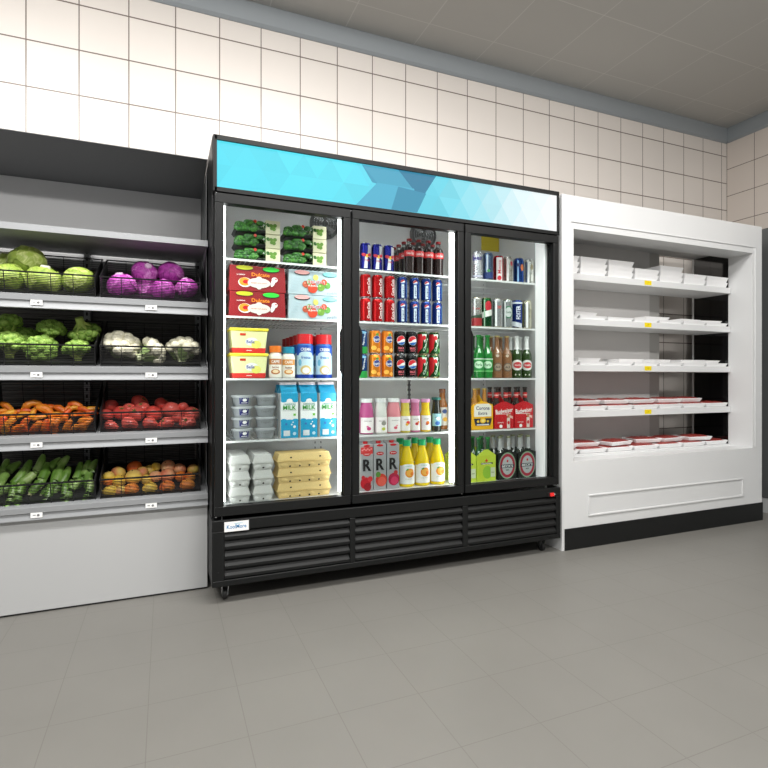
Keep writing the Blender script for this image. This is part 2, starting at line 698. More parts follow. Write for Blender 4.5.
def basket():
    root = thing('wire_basket')
    m = MB()
    r = 0.0016
    h = BW / 2

    def wire(a, b, rr=r):
        a, b = Vector(a), Vector(b)
        m.box(min(a.x, b.x) - rr, max(a.x, b.x) + rr, min(a.y, b.y) - rr, max(a.y, b.y) + rr, min(a.z, b.z) - rr, max(a.z, b.z) + rr, bk)
    # front and back faces
    for k in range(11):
        z = 0.006 + k * (BH - 0.012) / 11
        wire((-h, 0, z), (h, 0, z), 0.0013)
    for k in range(12):
        z = 0.006 + k * (BHB - 0.012) / 12
        wire((-h, BD, z), (h, BD, z), 0.0009)
    for k in range(6):
        x = -h + k * BW / 5
        wire((x, -0.001, 0), (x, -0.001, BH), 0.0014)
        wire((x, BD + 0.001, 0), (x, BD + 0.001, BHB), 0.0014)
        wire((x, 0, 0.001), (x, BD, 0.001), 0.0014)
    for k in range(1, 16):
        wire((-h, k * BD / 16, 0.001), (h, k * BD / 16, 0.001), 0.0009)
    m.build('wire_mesh', root)
    m = MB()
    m.box(-h + 0.002, h - 0.002, 0.002, BD - 0.002, 0.003, 0.005, mat((34, 35, 36), 0.5))
    m.build('base_sheet', root)
    m = MB()
    m.box(-h - 0.003, h + 0.003, -0.003, 0.003, BH - 0.003, BH + 0.003, bk)
    m.box(-h - 0.003, h + 0.003, BD - 0.003, BD + 0.003, BHB - 0.003, BHB + 0.003, bk)
    for sx in (-1, 1):
        m.tube([(sx * h, 0, BH), (sx * h, BD, BHB)], 0.003, bk, 6)
    m.build('rim', root)
    for sx in (-1, 1):
        m = MB()
        m.prism([(0, 0), (BD, 0), (BD, BHB - 0.004), (0, BH - 0.004)], 'x', sx * h - 0.001, sx * h + 0.001, mat((34, 35, 36), 0.5))
        m.build('side_panel', root)
    return Kind(root)


kb = basket()
# pixel spans of the right column, the left one follows at the same pitch
BX = [(XA(101, 2.60) + XA(200, 2.60)) / 2]
BX.append(BX[0] - BW - 0.020)
contents = [('green cabbages', 'purple cabbages'), ('broccoli heads', 'cauliflowers'), ('carrots', 'tomatoes'), ('zucchini', 'peaches')]
shn = ['top', 'second', 'third', 'bottom']
BY0 = YL + 0.045
BASZ = []
for k in range(4):
    zt = LIPZ[k + 1][0]
    zb = zt + 0.006
    BASZ.append(zb)
    for c in (1, 0):
        kb.put((BX[c], BY0, zb), 'black wire basket of %s on the %s produce shelf' % (contents[k][0 if c == 1 else 1], shn[k]), 'basket', 'black wire produce baskets', rot=(TILT, 0, 0))
# ================================================================== VEGETABLES AND FRUIT
def nz(co, f, o=0.0):
    return noise.noise(Vector((co.x * f + o, co.y * f + o * 1.7, co.z * f - o)))


def cabbage(kind, c_vein, c_leaf, c_dark, c_stem, seed):
    rr = random.Random(seed)
    root = thing('%s_cabbage' % kind)
    lm = veg_mat('%s_cabbage_leaf' % kind, c_dark, c_leaf, None, scale=30, detail=6, distort=1.6, lo=0.36, hi=0.56, rough=0.5, bump=0.35)
    vm = veg_mat('%s_cabbage_outer_leaf' % kind, c_leaf, c_vein, None, scale=24, detail=6, distort=3.0, lo=0.45, hi=0.66, rough=0.5, bump=0.4)
    m = MB()
    m.blob((0, 0, 0), (0.06, 0.06, 0.054), lm, 4, lambda c: 1 + 0.05 * nz(c, 2.5, seed) + 0.022 * nz(c, 8, seed) + 0.012 * abs(nz(c, 16, seed)))
    m.build('head', root)
    bm = bmesh.new()
    bmesh.ops.create_icosphere(bm, subdivisions=4, radius=1)
    pts = [v.co.copy() for v in bm.verts]
    faces = [tuple(q.index for q in f.verts) for f in bm.faces]
    bm.free()
    for j in range(5):
        a = j * 2 * math.pi / 5 + rr.uniform(-0.3, 0.3)
        d = Vector((math.cos(a), math.sin(a), rr.uniform(-0.1, 0.75))).normalized()
        m = MB()
        m.fix = False
        ids, vs = {}, []
        fs = []
        for f in faces:
            if all(math.degrees(pts[i].angle(d)) < 52 + 9 * nz(pts[i], 3, seed + j) for i in f):
                for i in f:
                    if i not in ids:
                        ids[i] = len(vs)
                        p = pts[i]
                        an = math.degrees(p.angle(d)) / 52
                        k = 1.03 + 0.004 * j + 0.05 * an ** 5 + 0.05 * nz(p, 2.5, seed) + 0.02 * nz(p, 9, seed + j)
                        vs.append((p.x * 0.06 * k, p.y * 0.06 * k, p.z * 0.054 * k))
                fs.append(tuple(ids[i] for i in f))
        m.add(vs, fs, vm if j % 2 == 0 else lm, True)
        o = m.build('outer_leaf', root)
    m = MB()
    sm = mat(c_stem, 0.5, vary=0.05)
    m.lathe([(0.019, 0.044, sm), (0.0165, 0.0585, sm), (0.0145, 0.0600, sm)], 10)
    m.build('cut_stem', root)
    return Kind(root)


def floret_head(kind, c0, c1, c_stalk, seed, R_=0.055, leaves=False, n=26):
    rr = random.Random(seed)
    root = thing(kind)
    fm = veg_mat(kind + '_florets', c0, c1, None, scale=90, detail=3, distort=0.3, lo=0.35, hi=0.65, rough=0.6, bump=0.8)
    sm = mat(c_stalk, 0.5, vary=0.08, scale=40)
    m = MB()
    ga = math.pi * (3 - math.sqrt(5))
    for i in range(n):
        zz = 1 - 1.15 * (i + 0.5) / n
        q = math.sqrt(max(0, 1 - zz * zz))
        a = i * ga
        r = R_ * rr.uniform(0.27, 0.37)
        m.blob((q * math.cos(a) * R_ * 0.78, q * math.sin(a) * R_ * 0.78, zz * R_ * 0.58), (r, r, r * 0.85), fm, 2 if not leaves else 3,
               lambda c: 1 + 0.09 * nz(c, 3.5, i) + 0.07 * nz(c, 8, i))
    m.blob((0, 0, 0), (R_ * 0.72, R_ * 0.72, R_ * 0.5), fm, 2, lambda c: 1 + 0.08 * nz(c, 4, seed))
    m.build('florets', root)
    m = MB()
    m.tube([(0, 0, 0), (0.001, 0, -R_ * 0.6), (0.002, 0.002, -R_ * 1.0)], [R_ * 0.3, R_ * 0.27, R_ * 0.25], sm, 10)
    for k in range(6):
        a = k * math.pi / 3 + 0.3
        m.tube([(0, 0, -R_ * 0.75), (math.cos(a) * R_ * 0.35, math.sin(a) * R_ * 0.35, -R_ * 0.38), (math.cos(a) * R_ * 0.66, math.sin(a) * R_ * 0.66, -R_ * 0.05)],
               [R_ * 0.13, R_ * 0.12, R_ * 0.1], sm, 7)
    m.build('stalk', root)
    if leaves:
        lm = mat((150, 175, 110), 0.5, vary=0.15, scale=60)
        for k in range(5):
            a = k * 2 * math.pi / 5
            m = MB()
            m.fix = False
            pts, fs = [], []
            for i in range(5):
                t = i / 4
                rad = R_ * (0.35 + 0.62 * t)
                z = R_ * (-0.75 + 0.75 * t)
                w = 0.42 * math.sin(math.pi * (0.18 + 0.72 * t))
                for s_ in (-1, 0, 1):
                    aa = a + s_ * w
                    pts.append((math.cos(aa) * rad * (1.06 if s_ else 1), math.sin(aa) * rad * (1.06 if s_ else 1), z))
            for i in range(4):
                for j in range(2):
                    q = i * 3 + j
                    fs.append((q, q + 1, q + 4, q + 3))
            m.add(pts, fs, lm, True)
            m.build('leaf', root)
    return Kind(root)


def carrot(seed):
    rr = random.Random(seed)
    root = thing('carrot')
    cm = veg_mat('carrot_skin', (230, 104, 28), (248, 164, 48), None, scale=14, detail=3, lo=0.35, hi=0.7, rough=0.4, rnd=0.022)
    m = MB()
    L_, bend = 0.058, rr.uniform(0.004, 0.014)
    pts, rad = [], []
    for i in range(9):
        t = i / 8
        pts.append((-L_ / 2 + L_ * t, 0, bend * math.sin(math.pi * t)))
        rad.append(0.0145 * (0.45 + 0.55 * min(1, t * 5)) * (1 - 0.32 * t) * (0.5 if i == 8 else 1) * (1 + 0.05 * math.sin(i * 2.3 + seed)))
    m.tube(pts, rad, cm, 10)
    m.build('root_flesh', root)
    m = MB()
    m.tube([(-L_ / 2 - 0.002, 0, 0), (-L_ / 2 + 0.002, 0, 0)], [0.0035, 0.005], mat((120, 130, 60), 0.6), 7)
    m.build('stem_scar', root)
    return Kind(root)


def tomato(seed):
    root = thing('tomato')
    tm = veg_mat('tomato_skin', (226, 78, 68), (242, 118, 106), None, scale=7, detail=2, lo=0.3, hi=0.7, rough=0.28)
    m = MB()
    n, rings = 24, 12
    vs, fs = [], []
    for i in range(1, rings):
        t = math.pi * i / rings
        for k in range(n):
            a = 2 * math.pi * k / n
            rib = 1 + 0.028 * math.cos(5 * a + seed) * math.sin(t)
            r = math.sin(t) * 0.034 * rib
            z = math.cos(t) * 0.028 - (0.008 * math.exp(-(r / 0.010) ** 2) if t < 1.2 else 0)
            vs.append((r * math.cos(a), r * math.sin(a), z))
    for i in range(rings - 2):
        for k in range(n):
            fs.append((i * n + k, i * n + (k + 1) % n, (i + 1) * n + (k + 1) % n, (i + 1) * n + k))
    vs.append((0, 0, 0.019)); vs.append((0, 0, -0.028))
    for k in range(n):
        fs.append((len(vs) - 2, (k + 1) % n, k))
        fs.append((len(vs) - 1, (rings - 2) * n + k, (rings - 2) * n + (k + 1) % n))
    m.add(vs, fs, tm, True)
    m.build('flesh', root)
    m = MB()
    gm = mat((120, 120, 60), 0.6, vary=0.1)
    m.tube([(0, 0, 0.018), (0.001, 0, 0.0245)], [0.003, 0.0022], gm, 6)
    for k in range(5):
        a = k * 2 * math.pi / 5
        m.tube([(0, 0, 0.0205), (math.cos(a) * 0.006, math.sin(a) * 0.006, 0.0225), (math.cos(a) * 0.012, math.sin(a) * 0.012, 0.0255)], [0.0018, 0.0022, 0.0006], gm, 5)
    m.build('calyx', root)
    return Kind(root)


def zucchini(seed):
    root = thing('zucchini')
    zm = veg_mat('zucchini_skin_%d' % seed, (100, 142, 54), (182, 204, 136), (134, 172, 86), scale=10, detail=7, distort=0.5, lo=0.38, hi=0.66, rough=0.32)
    m = MB()
    pts, rad = [], []
    bend = (0.012, -0.016, 0.022)[seed % 3]
    for i in range(11):
        t = i / 10
        pts.append((bend * math.sin(math.pi * t), 0, -0.085 + 0.17 * t))
        rad.append((0.0165 + 0.004 * math.sin(math.pi * (0.1 + 0.7 * (1 - t)))) * (0.55 if i == 10 else (0.86 if i == 9 else (0.6 if i == 0 else 1))))
    m.tube(pts, rad, zm, 12)
    m.build('skin', root)
    m = MB()
    m.tube([(0, 0, -0.094), (0, 0, -0.084)], [0.009, 0.0122], mat((226, 228, 172), 0.5, vary=0.1), 8)
    m.build('cut_end', root)
    return Kind(root)


def peach(seed, c0, c1, c2):
    root = thing('peach')
    pm_ = veg_mat('peach_skin_%d' % seed, c0, c1, c2, scale=11, detail=2.5, distort=0.6, lo=0.36, hi=0.64, rough=0.5)
    m = MB()
    m.blob((0, 0, 0), (0.030, 0.030, 0.028), pm_, 3, lambda c: (1 - 0.17 * max(0, c.z - 0.82) * 5 * 0.5) * (1 - 0.03 * math.exp(-(c.x / 0.12) ** 2) * (1 if c.y < 0 else 0)))
    m.build('flesh', root)
    m = MB()
    m.tube([(0, 0, 0.022), (0.0015, 0, 0.031)], [0.0016, 0.0012], mat((96, 70, 40), 0.7), 5)
    m.build('stem', root)
    return Kind(root)


Z0 = 0.1432
Z1 = 0.15625


def spot(px, py, d):
    """a point seen at (px, py), d metres behind the basket front"""
    Y = BY0 + d
    return Vector((XA(px, Y), Y, ZA(px, py, Y)))


def rndrot(t=0.5):
    return (R.uniform(-t, t), R.uniform(-t, t), R.uniform(0, 6.28))


# cabbages
kg = cabbage('green', (212, 222, 146), (164, 186, 82), (124, 152, 56), (226, 226, 205), 3)
for px, py, d, s, rot, lab in [
        (44, 281, 0.075, 1.05, (0.3, -0.2, 1.0), 'green cabbage in the front row of its basket, below and right of the topmost cabbage'),
        (78.5, 281, 0.075, 0.98, (-0.4, 0.5, 2.0), 'green cabbage at the right end of its basket, next to the purple cabbages'),
        (8, 279, 0.08, 1.05, (0.5, 0.3, 4.0), 'green cabbage at the left edge of the photo, in front row'),
        (27, 262.5, 0.145, 1.12, (-0.25, -0.1, 0.4), 'big green cabbage lying highest on its pile with white cut stem up'),
        (7, 266, 0.21, 0.92, (0.2, 0.1, 5.0), 'green cabbage half hidden behind the topmost green cabbage at left')]:
    kg.put(spot(px, py, d), lab, 'cabbage', 'green cabbages in the top left basket', rot=rot, sc=s * 1.06)
kp = cabbage('purple', (232, 156, 222), (196, 78, 184), (146, 44, 138), (238, 205, 232), 5)
for px, py, d, s, rot, lab in [
        (122, 286.5, 0.08, 1.02, (-0.1, -0.2, 1.0), 'purple cabbage at the left end of its basket, white stem up'),
        (163, 291, 0.068, 0.9, (1.5, 0.5, 2.0), 'darker purple cabbage low at the middle of basket front'),
        (187, 288.5, 0.07, 0.82, (0.1, 0.2, 4.0), 'small purple cabbage at the right end of its basket'),
        (147, 290, 0.15, 0.85, (0.1, 0.2, 4.0), 'purple cabbage low in the basket, half hidden behind the front ones'),
        (144.5, 273, 0.14, 0.98, (1.0, 0.2, 0.3), 'purple cabbage resting on top of the pile, left of the pinkish one'),
        (171, 274, 0.14, 1.02, (-0.2, 0.35, 0.3), 'pinkish purple cabbage on top of the pile with pale cut stem')]:
    kp.put(spot(px, py, d), lab, 'cabbage', 'purple cabbages in the top right basket', rot=rot, sc=s * (0.94 if py < 280 else 1.0))
# broccoli
kb1 = floret_head('broccoli', (104, 146, 48), (164, 196, 96), (186, 206, 110), 11)
for px, py, d, s, rot, lab in [
        (11, 344, 0.07, 1.05, (0.2, 0.1, 0.3), 'broccoli head low at the left of its basket, pale green crown up'),
        (41, 349, 0.062, 1.0, (1.9, 0.2, 0.5), 'broccoli head at basket front turned so its yellow branching stalk shows'),
        (77, 350, 0.065, 0.92, (-0.1, 0.1, 2.0), 'broccoli head low at the right end of its basket'),
        (6, 326, 0.15, 1.0, (0.1, 0.4, 3.3), 'broccoli crown on top of the pile at the photo left edge'),
        (51.5, 330, 0.15, 0.92, (0.3, -0.2, 1.2), 'rounded broccoli crown on top of pile, left of the upturned one'),
        (84, 331, 0.14, 1.05, (2.6, -0.15, 2.4), 'upturned broccoli head with white cut stalk, rightmost on top of pile'),
        (26, 338, 0.20, 0.95, (0.2, 0.1, 0.3), 'broccoli head at the back between the two upper left crowns')]:
    kb1.put(spot(px, py, d), lab, 'broccoli', 'broccoli heads in the second shelf basket', rot=rot, sc=s * 1.12)
kc = floret_head('cauliflower', (222, 218, 190), (240, 236, 214), (205, 214, 170), 17, leaves=True, n=24)
for px, py, d, s, rot, lab in [
        (122.5, 346, 0.10, 1.14, (0.5, 0.0, 0.6), 'cauliflower tallest of three, at the left end of its basket'),
        (151.5, 353.5, 0.075, 1.0, (1.2, 0.1, 1.9), 'cauliflower in the middle, lowest of the three in its basket'),
        (183, 350, 0.085, 1.1, (0.15, -0.1, 3.4), 'cauliflower at the right end of its basket, next to the black cooler')]:
    kc.put(spot(px, py, d), lab, 'cauliflower', 'cauliflowers in the second shelf basket', rot=rot, sc=s * 1.25)


def pile(kinds, items, d0, dstep, pyref, label, cat, group, rows, s0=1.0, sj=0.08, rotf=rndrot):
    """items: (px, py, scale[, rot]); the higher a piece is seen, the further back it lies"""
    lv = {}
    for it in items:
        row = 0
        while row < len(rows) - 1 and it[1] < rows[row][0]:
            row += 1
        lv.setdefault(row, []).append(it)
    for row in sorted(lv):
        its = sorted(lv[row], key=lambda q: q[0])
        n = len(its)
        for i, it in enumerate(its):
            pos = spot(it[0], it[1], d0 + dstep * row)
            k = kinds[it[4] if len(it) > 4 else (i + row) % len(kinds)]
            k.put(pos, '%s, %s %s' % (label, nth(i, n), rows[row][1]), cat, group, rot=it[3] if len(it) > 3 and it[3] else rotf(), sc=it[2] * s0)


y0 = 320
T = [(68, 552, 45), (45, 607, 40), (135, 594, 47), (185, 566, 36), (255, 530, 54), (270, 562, 44), (232, 602, 52), (345, 596, 54), (398, 540, 50),
     (455, 578, 56), (532, 558, 34), (590, 602, 52), (75, 688, 46), (190, 668, 52), (325, 668, 52), (425, 666, 48), (560, 660, 52), (500, 622, 44)]
kt = [tomato(1), tomato(4)]
pile(kt, [(100 + a * Z1, y0 + b * Z1, c / 50.0, (R.uniform(0.5, 1.1), R.uniform(-0.4, 0.4), R.uniform(0, 6))) for a, b, c in T], 0.045, 0.046, 0, 'ripe red tomato', 'tomato', 'tomatoes in the third shelf basket',
     [(420.5, 'low behind the basket wires'), (412.2, 'along the basket rim'), (406.5, 'in the upper row'), (0, 'at the top of the tomato pile')], s0=1.1)
y0 = 380
C_ = [(48, 195, -40, 1.1), (58, 245, 25, 1.1), (98, 252, 70, .9), (132, 228, 10, 0.8), (190, 222, -10, .9), (226, 190, 20, 1.25), (240, 238, 80, .9), (298, 196, -5, 1.1),
      (308, 232, -42, 1.35), (370, 205, -10, 1.2), (428, 222, -42, 1.2), (392, 246, 0, .85), (468, 212, 60, .8), (480, 244, 70, .95), (528, 198, -32, 1.2), (545, 246, 5, .9),
      (585, 215, -15, 1.1), (640, 210, 8, 1.0), (638, 245, 10, .85), (345, 215, 30, 0.9), (510, 215, 20, 0.9), (170, 256, 12, 0.9),
      (20, 320, 75, 1.3), (75, 330, 62, 1.3), (130, 340, 20, 1.0), (130, 375, 5, 1.0), (195, 320, 80, 1.2), (258, 345, 60, 1.3), (325, 335, 85, 1.25), (410, 330, 82, 1.35), (480, 325, 70, 1.1),
      (548, 332, 20, 1.0), (612, 335, 65, 1.15), (395, 290, 5, 1.1), (600, 285, 10, 1.1), (10, 240, 40, 0.9), (275, 268, 15, 0.9)]
kcar = [carrot(1), carrot(2), carrot(3)]
pile(kcar, [(a * Z0, y0 + b * Z0, s * 1.0, (0, -math.radians(g), R.uniform(-0.4, 0.4))) for a, b, g, s in C_], 0.022, 0.034, 0, 'stubby orange carrot', 'carrot', 'carrots in the third shelf basket',
     [(423, 'standing low behind the wires'), (413.2, 'along the basket rim'), (409.4, 'in the upper row'), (0, 'on top of the carrot pile')])
y0 = 430
ZU = [(110, 245, 15, 395), (100, 305, 35, 408), (160, 232, 112, 402), (248, 205, 195, 342), (200, 360, 185, 425), (290, 262, 252, 410), (385, 222, 316, 372), (440, 220, 415, 358),
      (372, 290, 345, 400), (520, 268, 482, 392), (588, 245, 545, 388), (665, 240, 628, 385), (5, 270, -25, 350), (420, 330, 402, 400), (75, 400, 55, 530), (150, 430, 150, 500),
      (320, 425, 290, 500), (430, 410, 440, 500), (520, 400, 500, 480), (600, 395, 590, 470)]
kz = [zucchini(0), zucchini(1), zucchini(2)]
its = []
for i, (ax, ay, bx, by) in enumerate(ZU):
    ax, bx = ax * Z0, bx * Z0
    ay, by = y0 + ay * Z0, y0 + by * Z0
    its.append(((ax + bx) / 2, (ay + by) / 2, ax - bx, by - ay))
lowz = sorted([q for q in its if q[1] > 490], key=lambda q: q[0])
upz = sorted([q for q in its if q[1] <= 490], key=lambda q: q[0])
for row, (lst, d, txt) in enumerate(((lowz, 0.035, 'low behind the basket wires'), (upz, 0.10, 'leaning above the basket rim'))):
    for i, (px, py, dx, dy) in enumerate(lst):
        dd = d + (0.028 if (row and py < 478) else 0)
        p = spot(px, py, dd)
        # lean back into the basket
        rot = (math.radians(-32), math.radians(8) + math.atan2(dx, dy), R.uniform(-0.3, 0.3))
        kz[i % 3].put(p, 'green zucchini, %s %s' % (nth(i, len(lst)), txt), 'zucchini', 'zucchini in the bottom shelf basket', rot=rot, sc=0.88 if row else 0.75)
P = [(55, 300, 36, 3), (54, 328, 34, 1), (118, 275, 45, 0), (120, 328, 42, 3), (220, 240, 47, 1), (215, 300, 50, 3), (268, 272, 40, 0), (315, 255, 36, 3), (358, 236, 32, 3), (355, 297, 40, 2),
     (300, 320, 38, 3), (435, 235, 47, 2), (430, 290, 48, 2), (510, 250, 42, 2), (515, 297, 36, 1), (595, 250, 38, 0), (575, 302, 36, 1), (65, 398, 46, 3), (200, 385, 46, 1), (320, 378, 46, 3),
     (430, 368, 48, 1), (560, 356, 48, 1), (130, 395, 40, 0)]
kpe = [peach(0, (208, 130, 90), (222, 196, 96), (216, 170, 90)), peach(1, (224, 106, 44), (240, 160, 64), (236, 134, 52)),
       peach(2, (222, 128, 96), (240, 190, 140), (234, 160, 116)), peach(3, (240, 200, 70), (230, 190, 110), (238, 206, 96))]
pile(kpe, [(100 + a * Z1, y0 + b * Z1, c / 42.0, None, q) for a, b, c, q in P], 0.042, 0.042, 0, 'yellow and red peach', 'peach', 'peaches in the bottom shelf basket',
     [(484, 'low behind the basket wires'), (475, 'along the basket rim'), (471, 'in the upper row'), (0, 'on top of the peach pile')], rotf=lambda: rndrot(0.6))
# ================================================================== GLASS DOOR COOLER
CX0, CX1 = 0.186, 2.021
YF = 2.344            # face of the doors
ZT = CAMH + 1.033
ZB = CAMH - 0.886
cool = thing('display_cooler', 'tall black three-door glass refrigerator with a blue lit header, stocked with drinks', 'refrigerator', (0, YF, 0))


def cm(mb, name, parent=None, bevel=0.0):
    for i, v in enumerate(mb.v):
        mb.v[i] = (v[0], v[1] - YF, v[2])
    return mb.build(name, parent or cool, bevel=bevel)


Z_DT, Z_DB = 1.752, 0.376
YBK = 3.06
IX0, IX1 = CX0 + 0.045, CX1 - 0.05
ZFL = 0.405
YI = 2.40
m = MB()
m.box(CX0, CX0 + 0.04, YF + 0.05, YBK, ZB, ZT, M_BLACK)
m.box(CX1 - 0.04, CX1, YF + 0.05, YBK, ZB, ZT, M_BLACK)
m.box(CX0 + 0.04, CX1 - 0.04, YF + 0.05, YBK, ZT - 0.03, ZT, M_BLACK)
m.box(CX0 + 0.04, CX1 - 0.04, YBK - 0.02, YBK, ZB, ZT - 0.03, M_BLACK)
m.box(CX0 + 0.04, CX1 - 0.04, YF + 0.06, YBK - 0.02, ZB, ZB + 0.03, M_BLACK)
cm(m, 'cabinet_body', bevel=0.003)
m = MB()
ZC = 1.925
m.box(CX0 + 0.04, IX0, YI, YBK - 0.02, ZB + 0.03, ZC, M_LINER)
m.box(IX1, CX1 - 0.04, YI, YBK - 0.02, ZB + 0.03, ZC, M_LINER)
m.box(IX0, IX1, YBK - 0.06, YBK - 0.02, ZFL - 0.02, ZC, M_LINER)
m.box(IX0, IX1, YI, YBK - 0.06, ZFL - 0.03, ZFL, mat((232, 233, 234), 0.35, name='bright_liner_floor'))
m.box(IX0, IX1, YI + 0.05, YBK - 0.06, ZC, ZC + 0.03, M_LINER)
cm(m, 'interior_liner')
# header with the lit sign
m = MB()
m.box(CX0, CX1, YF + 0.012, YF + 0.055, Z_DT + 0.004, ZT, M_BLACK)
hd = cm(m, 'header_box', bevel=0.004)
sx0, sx1 = XA(217, YF), XA(557.9, YF)
sz0, sz1 = ZA(217, 186.5, YF), ZA(217, 139.0, YF)
me_pts = []
sign = bpy.data.materials.new('lit_sign_print')
sign.use_nodes = True
nt = sign.node_tree
b = nt.nodes['Principled BSDF']
at = nt.nodes.new('ShaderNodeAttribute')
at.attribute_name = 'print'
nt.links.new(at.outputs['Color'], b.inputs['Emission Color'])
b.inputs['Base Color'].default_value = (0.02, 0.02, 0.02, 1)
b.inputs['Emission Strength'].default_value = 1.0
b.inputs['Roughness'].default_value = 0.6
b.inputs['Specular IOR Level'].default_value = 0.1


def lerp(a, b_, t):
    return tuple(a[i] + (b_[i] - a[i]) * t for i in range(3))


def sign_col(f, q):
    st_ = [(0.0, (84, 226, 246)), (0.3, (92, 228, 246)), (0.44, (96, 214, 236)), (0.60, (110, 214, 232)), (0.72, (160, 228, 240)), (0.86, (226, 246, 250)), (1.0, (252, 254, 254))]
    for i in range(len(st_) - 1):
        if f <= st_[i + 1][0]:
            c = lerp(st_[i][1], st_[i + 1][1], (f - st_[i][0]) / (st_[i + 1][0] - st_[i][0]))
            break
    else:
        c = st_[-1][1]
    k = 1 + (q - 0.5) * 0.045 * (1 - 1.0 * max(0, f - 0.6) / 0.4)
    return tuple(min(254, max(0, x * k)) for x in c)


tris = []
W_, H_ = sx1 - sx0, sz1 - sz0
hh = H_ / 2
bs = hh * 1.25
nx = int(W_ / bs) + 2
rs = random.Random(21)
bmx = bmesh.new()
lay = bmx.loops.layers.float_color.new('print')


def add_tri(p, col):
    vs_ = [bmx.verts.new((a, 0, c)) for a, c in p]
    f_ = bmx.faces.new(vs_)
    for l in f_.loops:
        l[lay] = (*[lin(x) for x in col], 1)


for r_ in range(2):
    z0_, z1_ = r_ * hh, (r_ + 1) * hh
    for i in range(-1, nx * 2):
        x = i * bs / 2
        up_ = (i + r_) % 2 == 0
        tri = [(x, z0_), (x + bs, z0_), (x + bs / 2, z1_)] if up_ else [(x, z1_), (x + bs / 2, z0_), (x + bs, z1_)]
        cxm = sum(t[0] for t in tri) / 3
        q = rs.random()
        add_tri(tri, sign_col(min(1, max(0, cxm / W_)), q))
bmesh.ops.bisect_plane(bmx, geom=bmx.verts[:] + bmx.edges[:] + bmx.faces[:], plane_co=(0, 0, 0), plane_no=(-1, 0, 0), clear_outer=True)
bmesh.ops.bisect_plane(bmx, geom=bmx.verts[:] + bmx.edges[:] + bmx.faces[:], plane_co=(W_, 0, 0), plane_no=(1, 0, 0), clear_outer=True)


def spx(px, py):
    return (XA(px, YF) - sx0, ZA(px, py, YF) - sz0)


# the darker chevrons of the print, each a facet of its own
dark = [([(362.5, 163.5), (378, 170), (399, 190), (373, 181.5)], (66, 158, 190)),
        ([(362.5, 163.5), (399, 169), (415, 190), (378, 182)], (74, 168, 198)),
        ([(399, 169), (437, 175.5), (424, 196), (415, 190)], (50, 130, 164)),
        ([(378, 182), (415, 188), (418, 212), (356, 205)], (80, 180, 210)),
        ([(399, 186), (427, 193), (418, 212), (392, 209)], (58, 148, 180))]
for pts, c in dark:
    p = [spx(*q) for q in pts]
    p = [(min(W_, max(0, a)), min(H_ - 0.0005, max(0.0005, b_))) for a, b_ in p]
    vs_ = [bmx.verts.new((a, -0.0004 - 0.0002 * dark.index((pts, c)), z_)) for a, z_ in p]
    f_ = bmx.faces.new(vs_)
    for l in f_.loops:
        l[lay] = (*[lin(x) for x in c], 1)
for f_ in bmx.faces:
    f_.normal_update()
    if f_.normal.y > 0:
        f_.normal_flip()
me = bpy.data.meshes.new('lit_sign')
bmx.to_mesh(me)
bmx.free()
me.materials.append(sign)
so = bpy.data.objects.new('lit_sign', me)
COL.objects.link(so)
so.parent = hd
so.location = (sx0, 0.0105, sz0)
m = MB()
fw = 0.009
for a in ((sx0 - fw, sx1 + fw, sz1, ZT - 0.001), (sx0 - fw, sx1 + fw, Z_DT + 0.006, sz0)):
    m.box(a[0], a[1], YF, YF + 0.012, a[2], a[3], M_BLACK2)
m.box(CX0 + 0.002, sx0, YF, YF + 0.012, Z_DT + 0.006, ZT - 0.001, M_BLACK2)
m.box(sx1, CX1 - 0.002, YF, YF + 0.012, Z_DT + 0.006, ZT - 0.001, M_BLACK2)
cm(m, 'sign_frame')

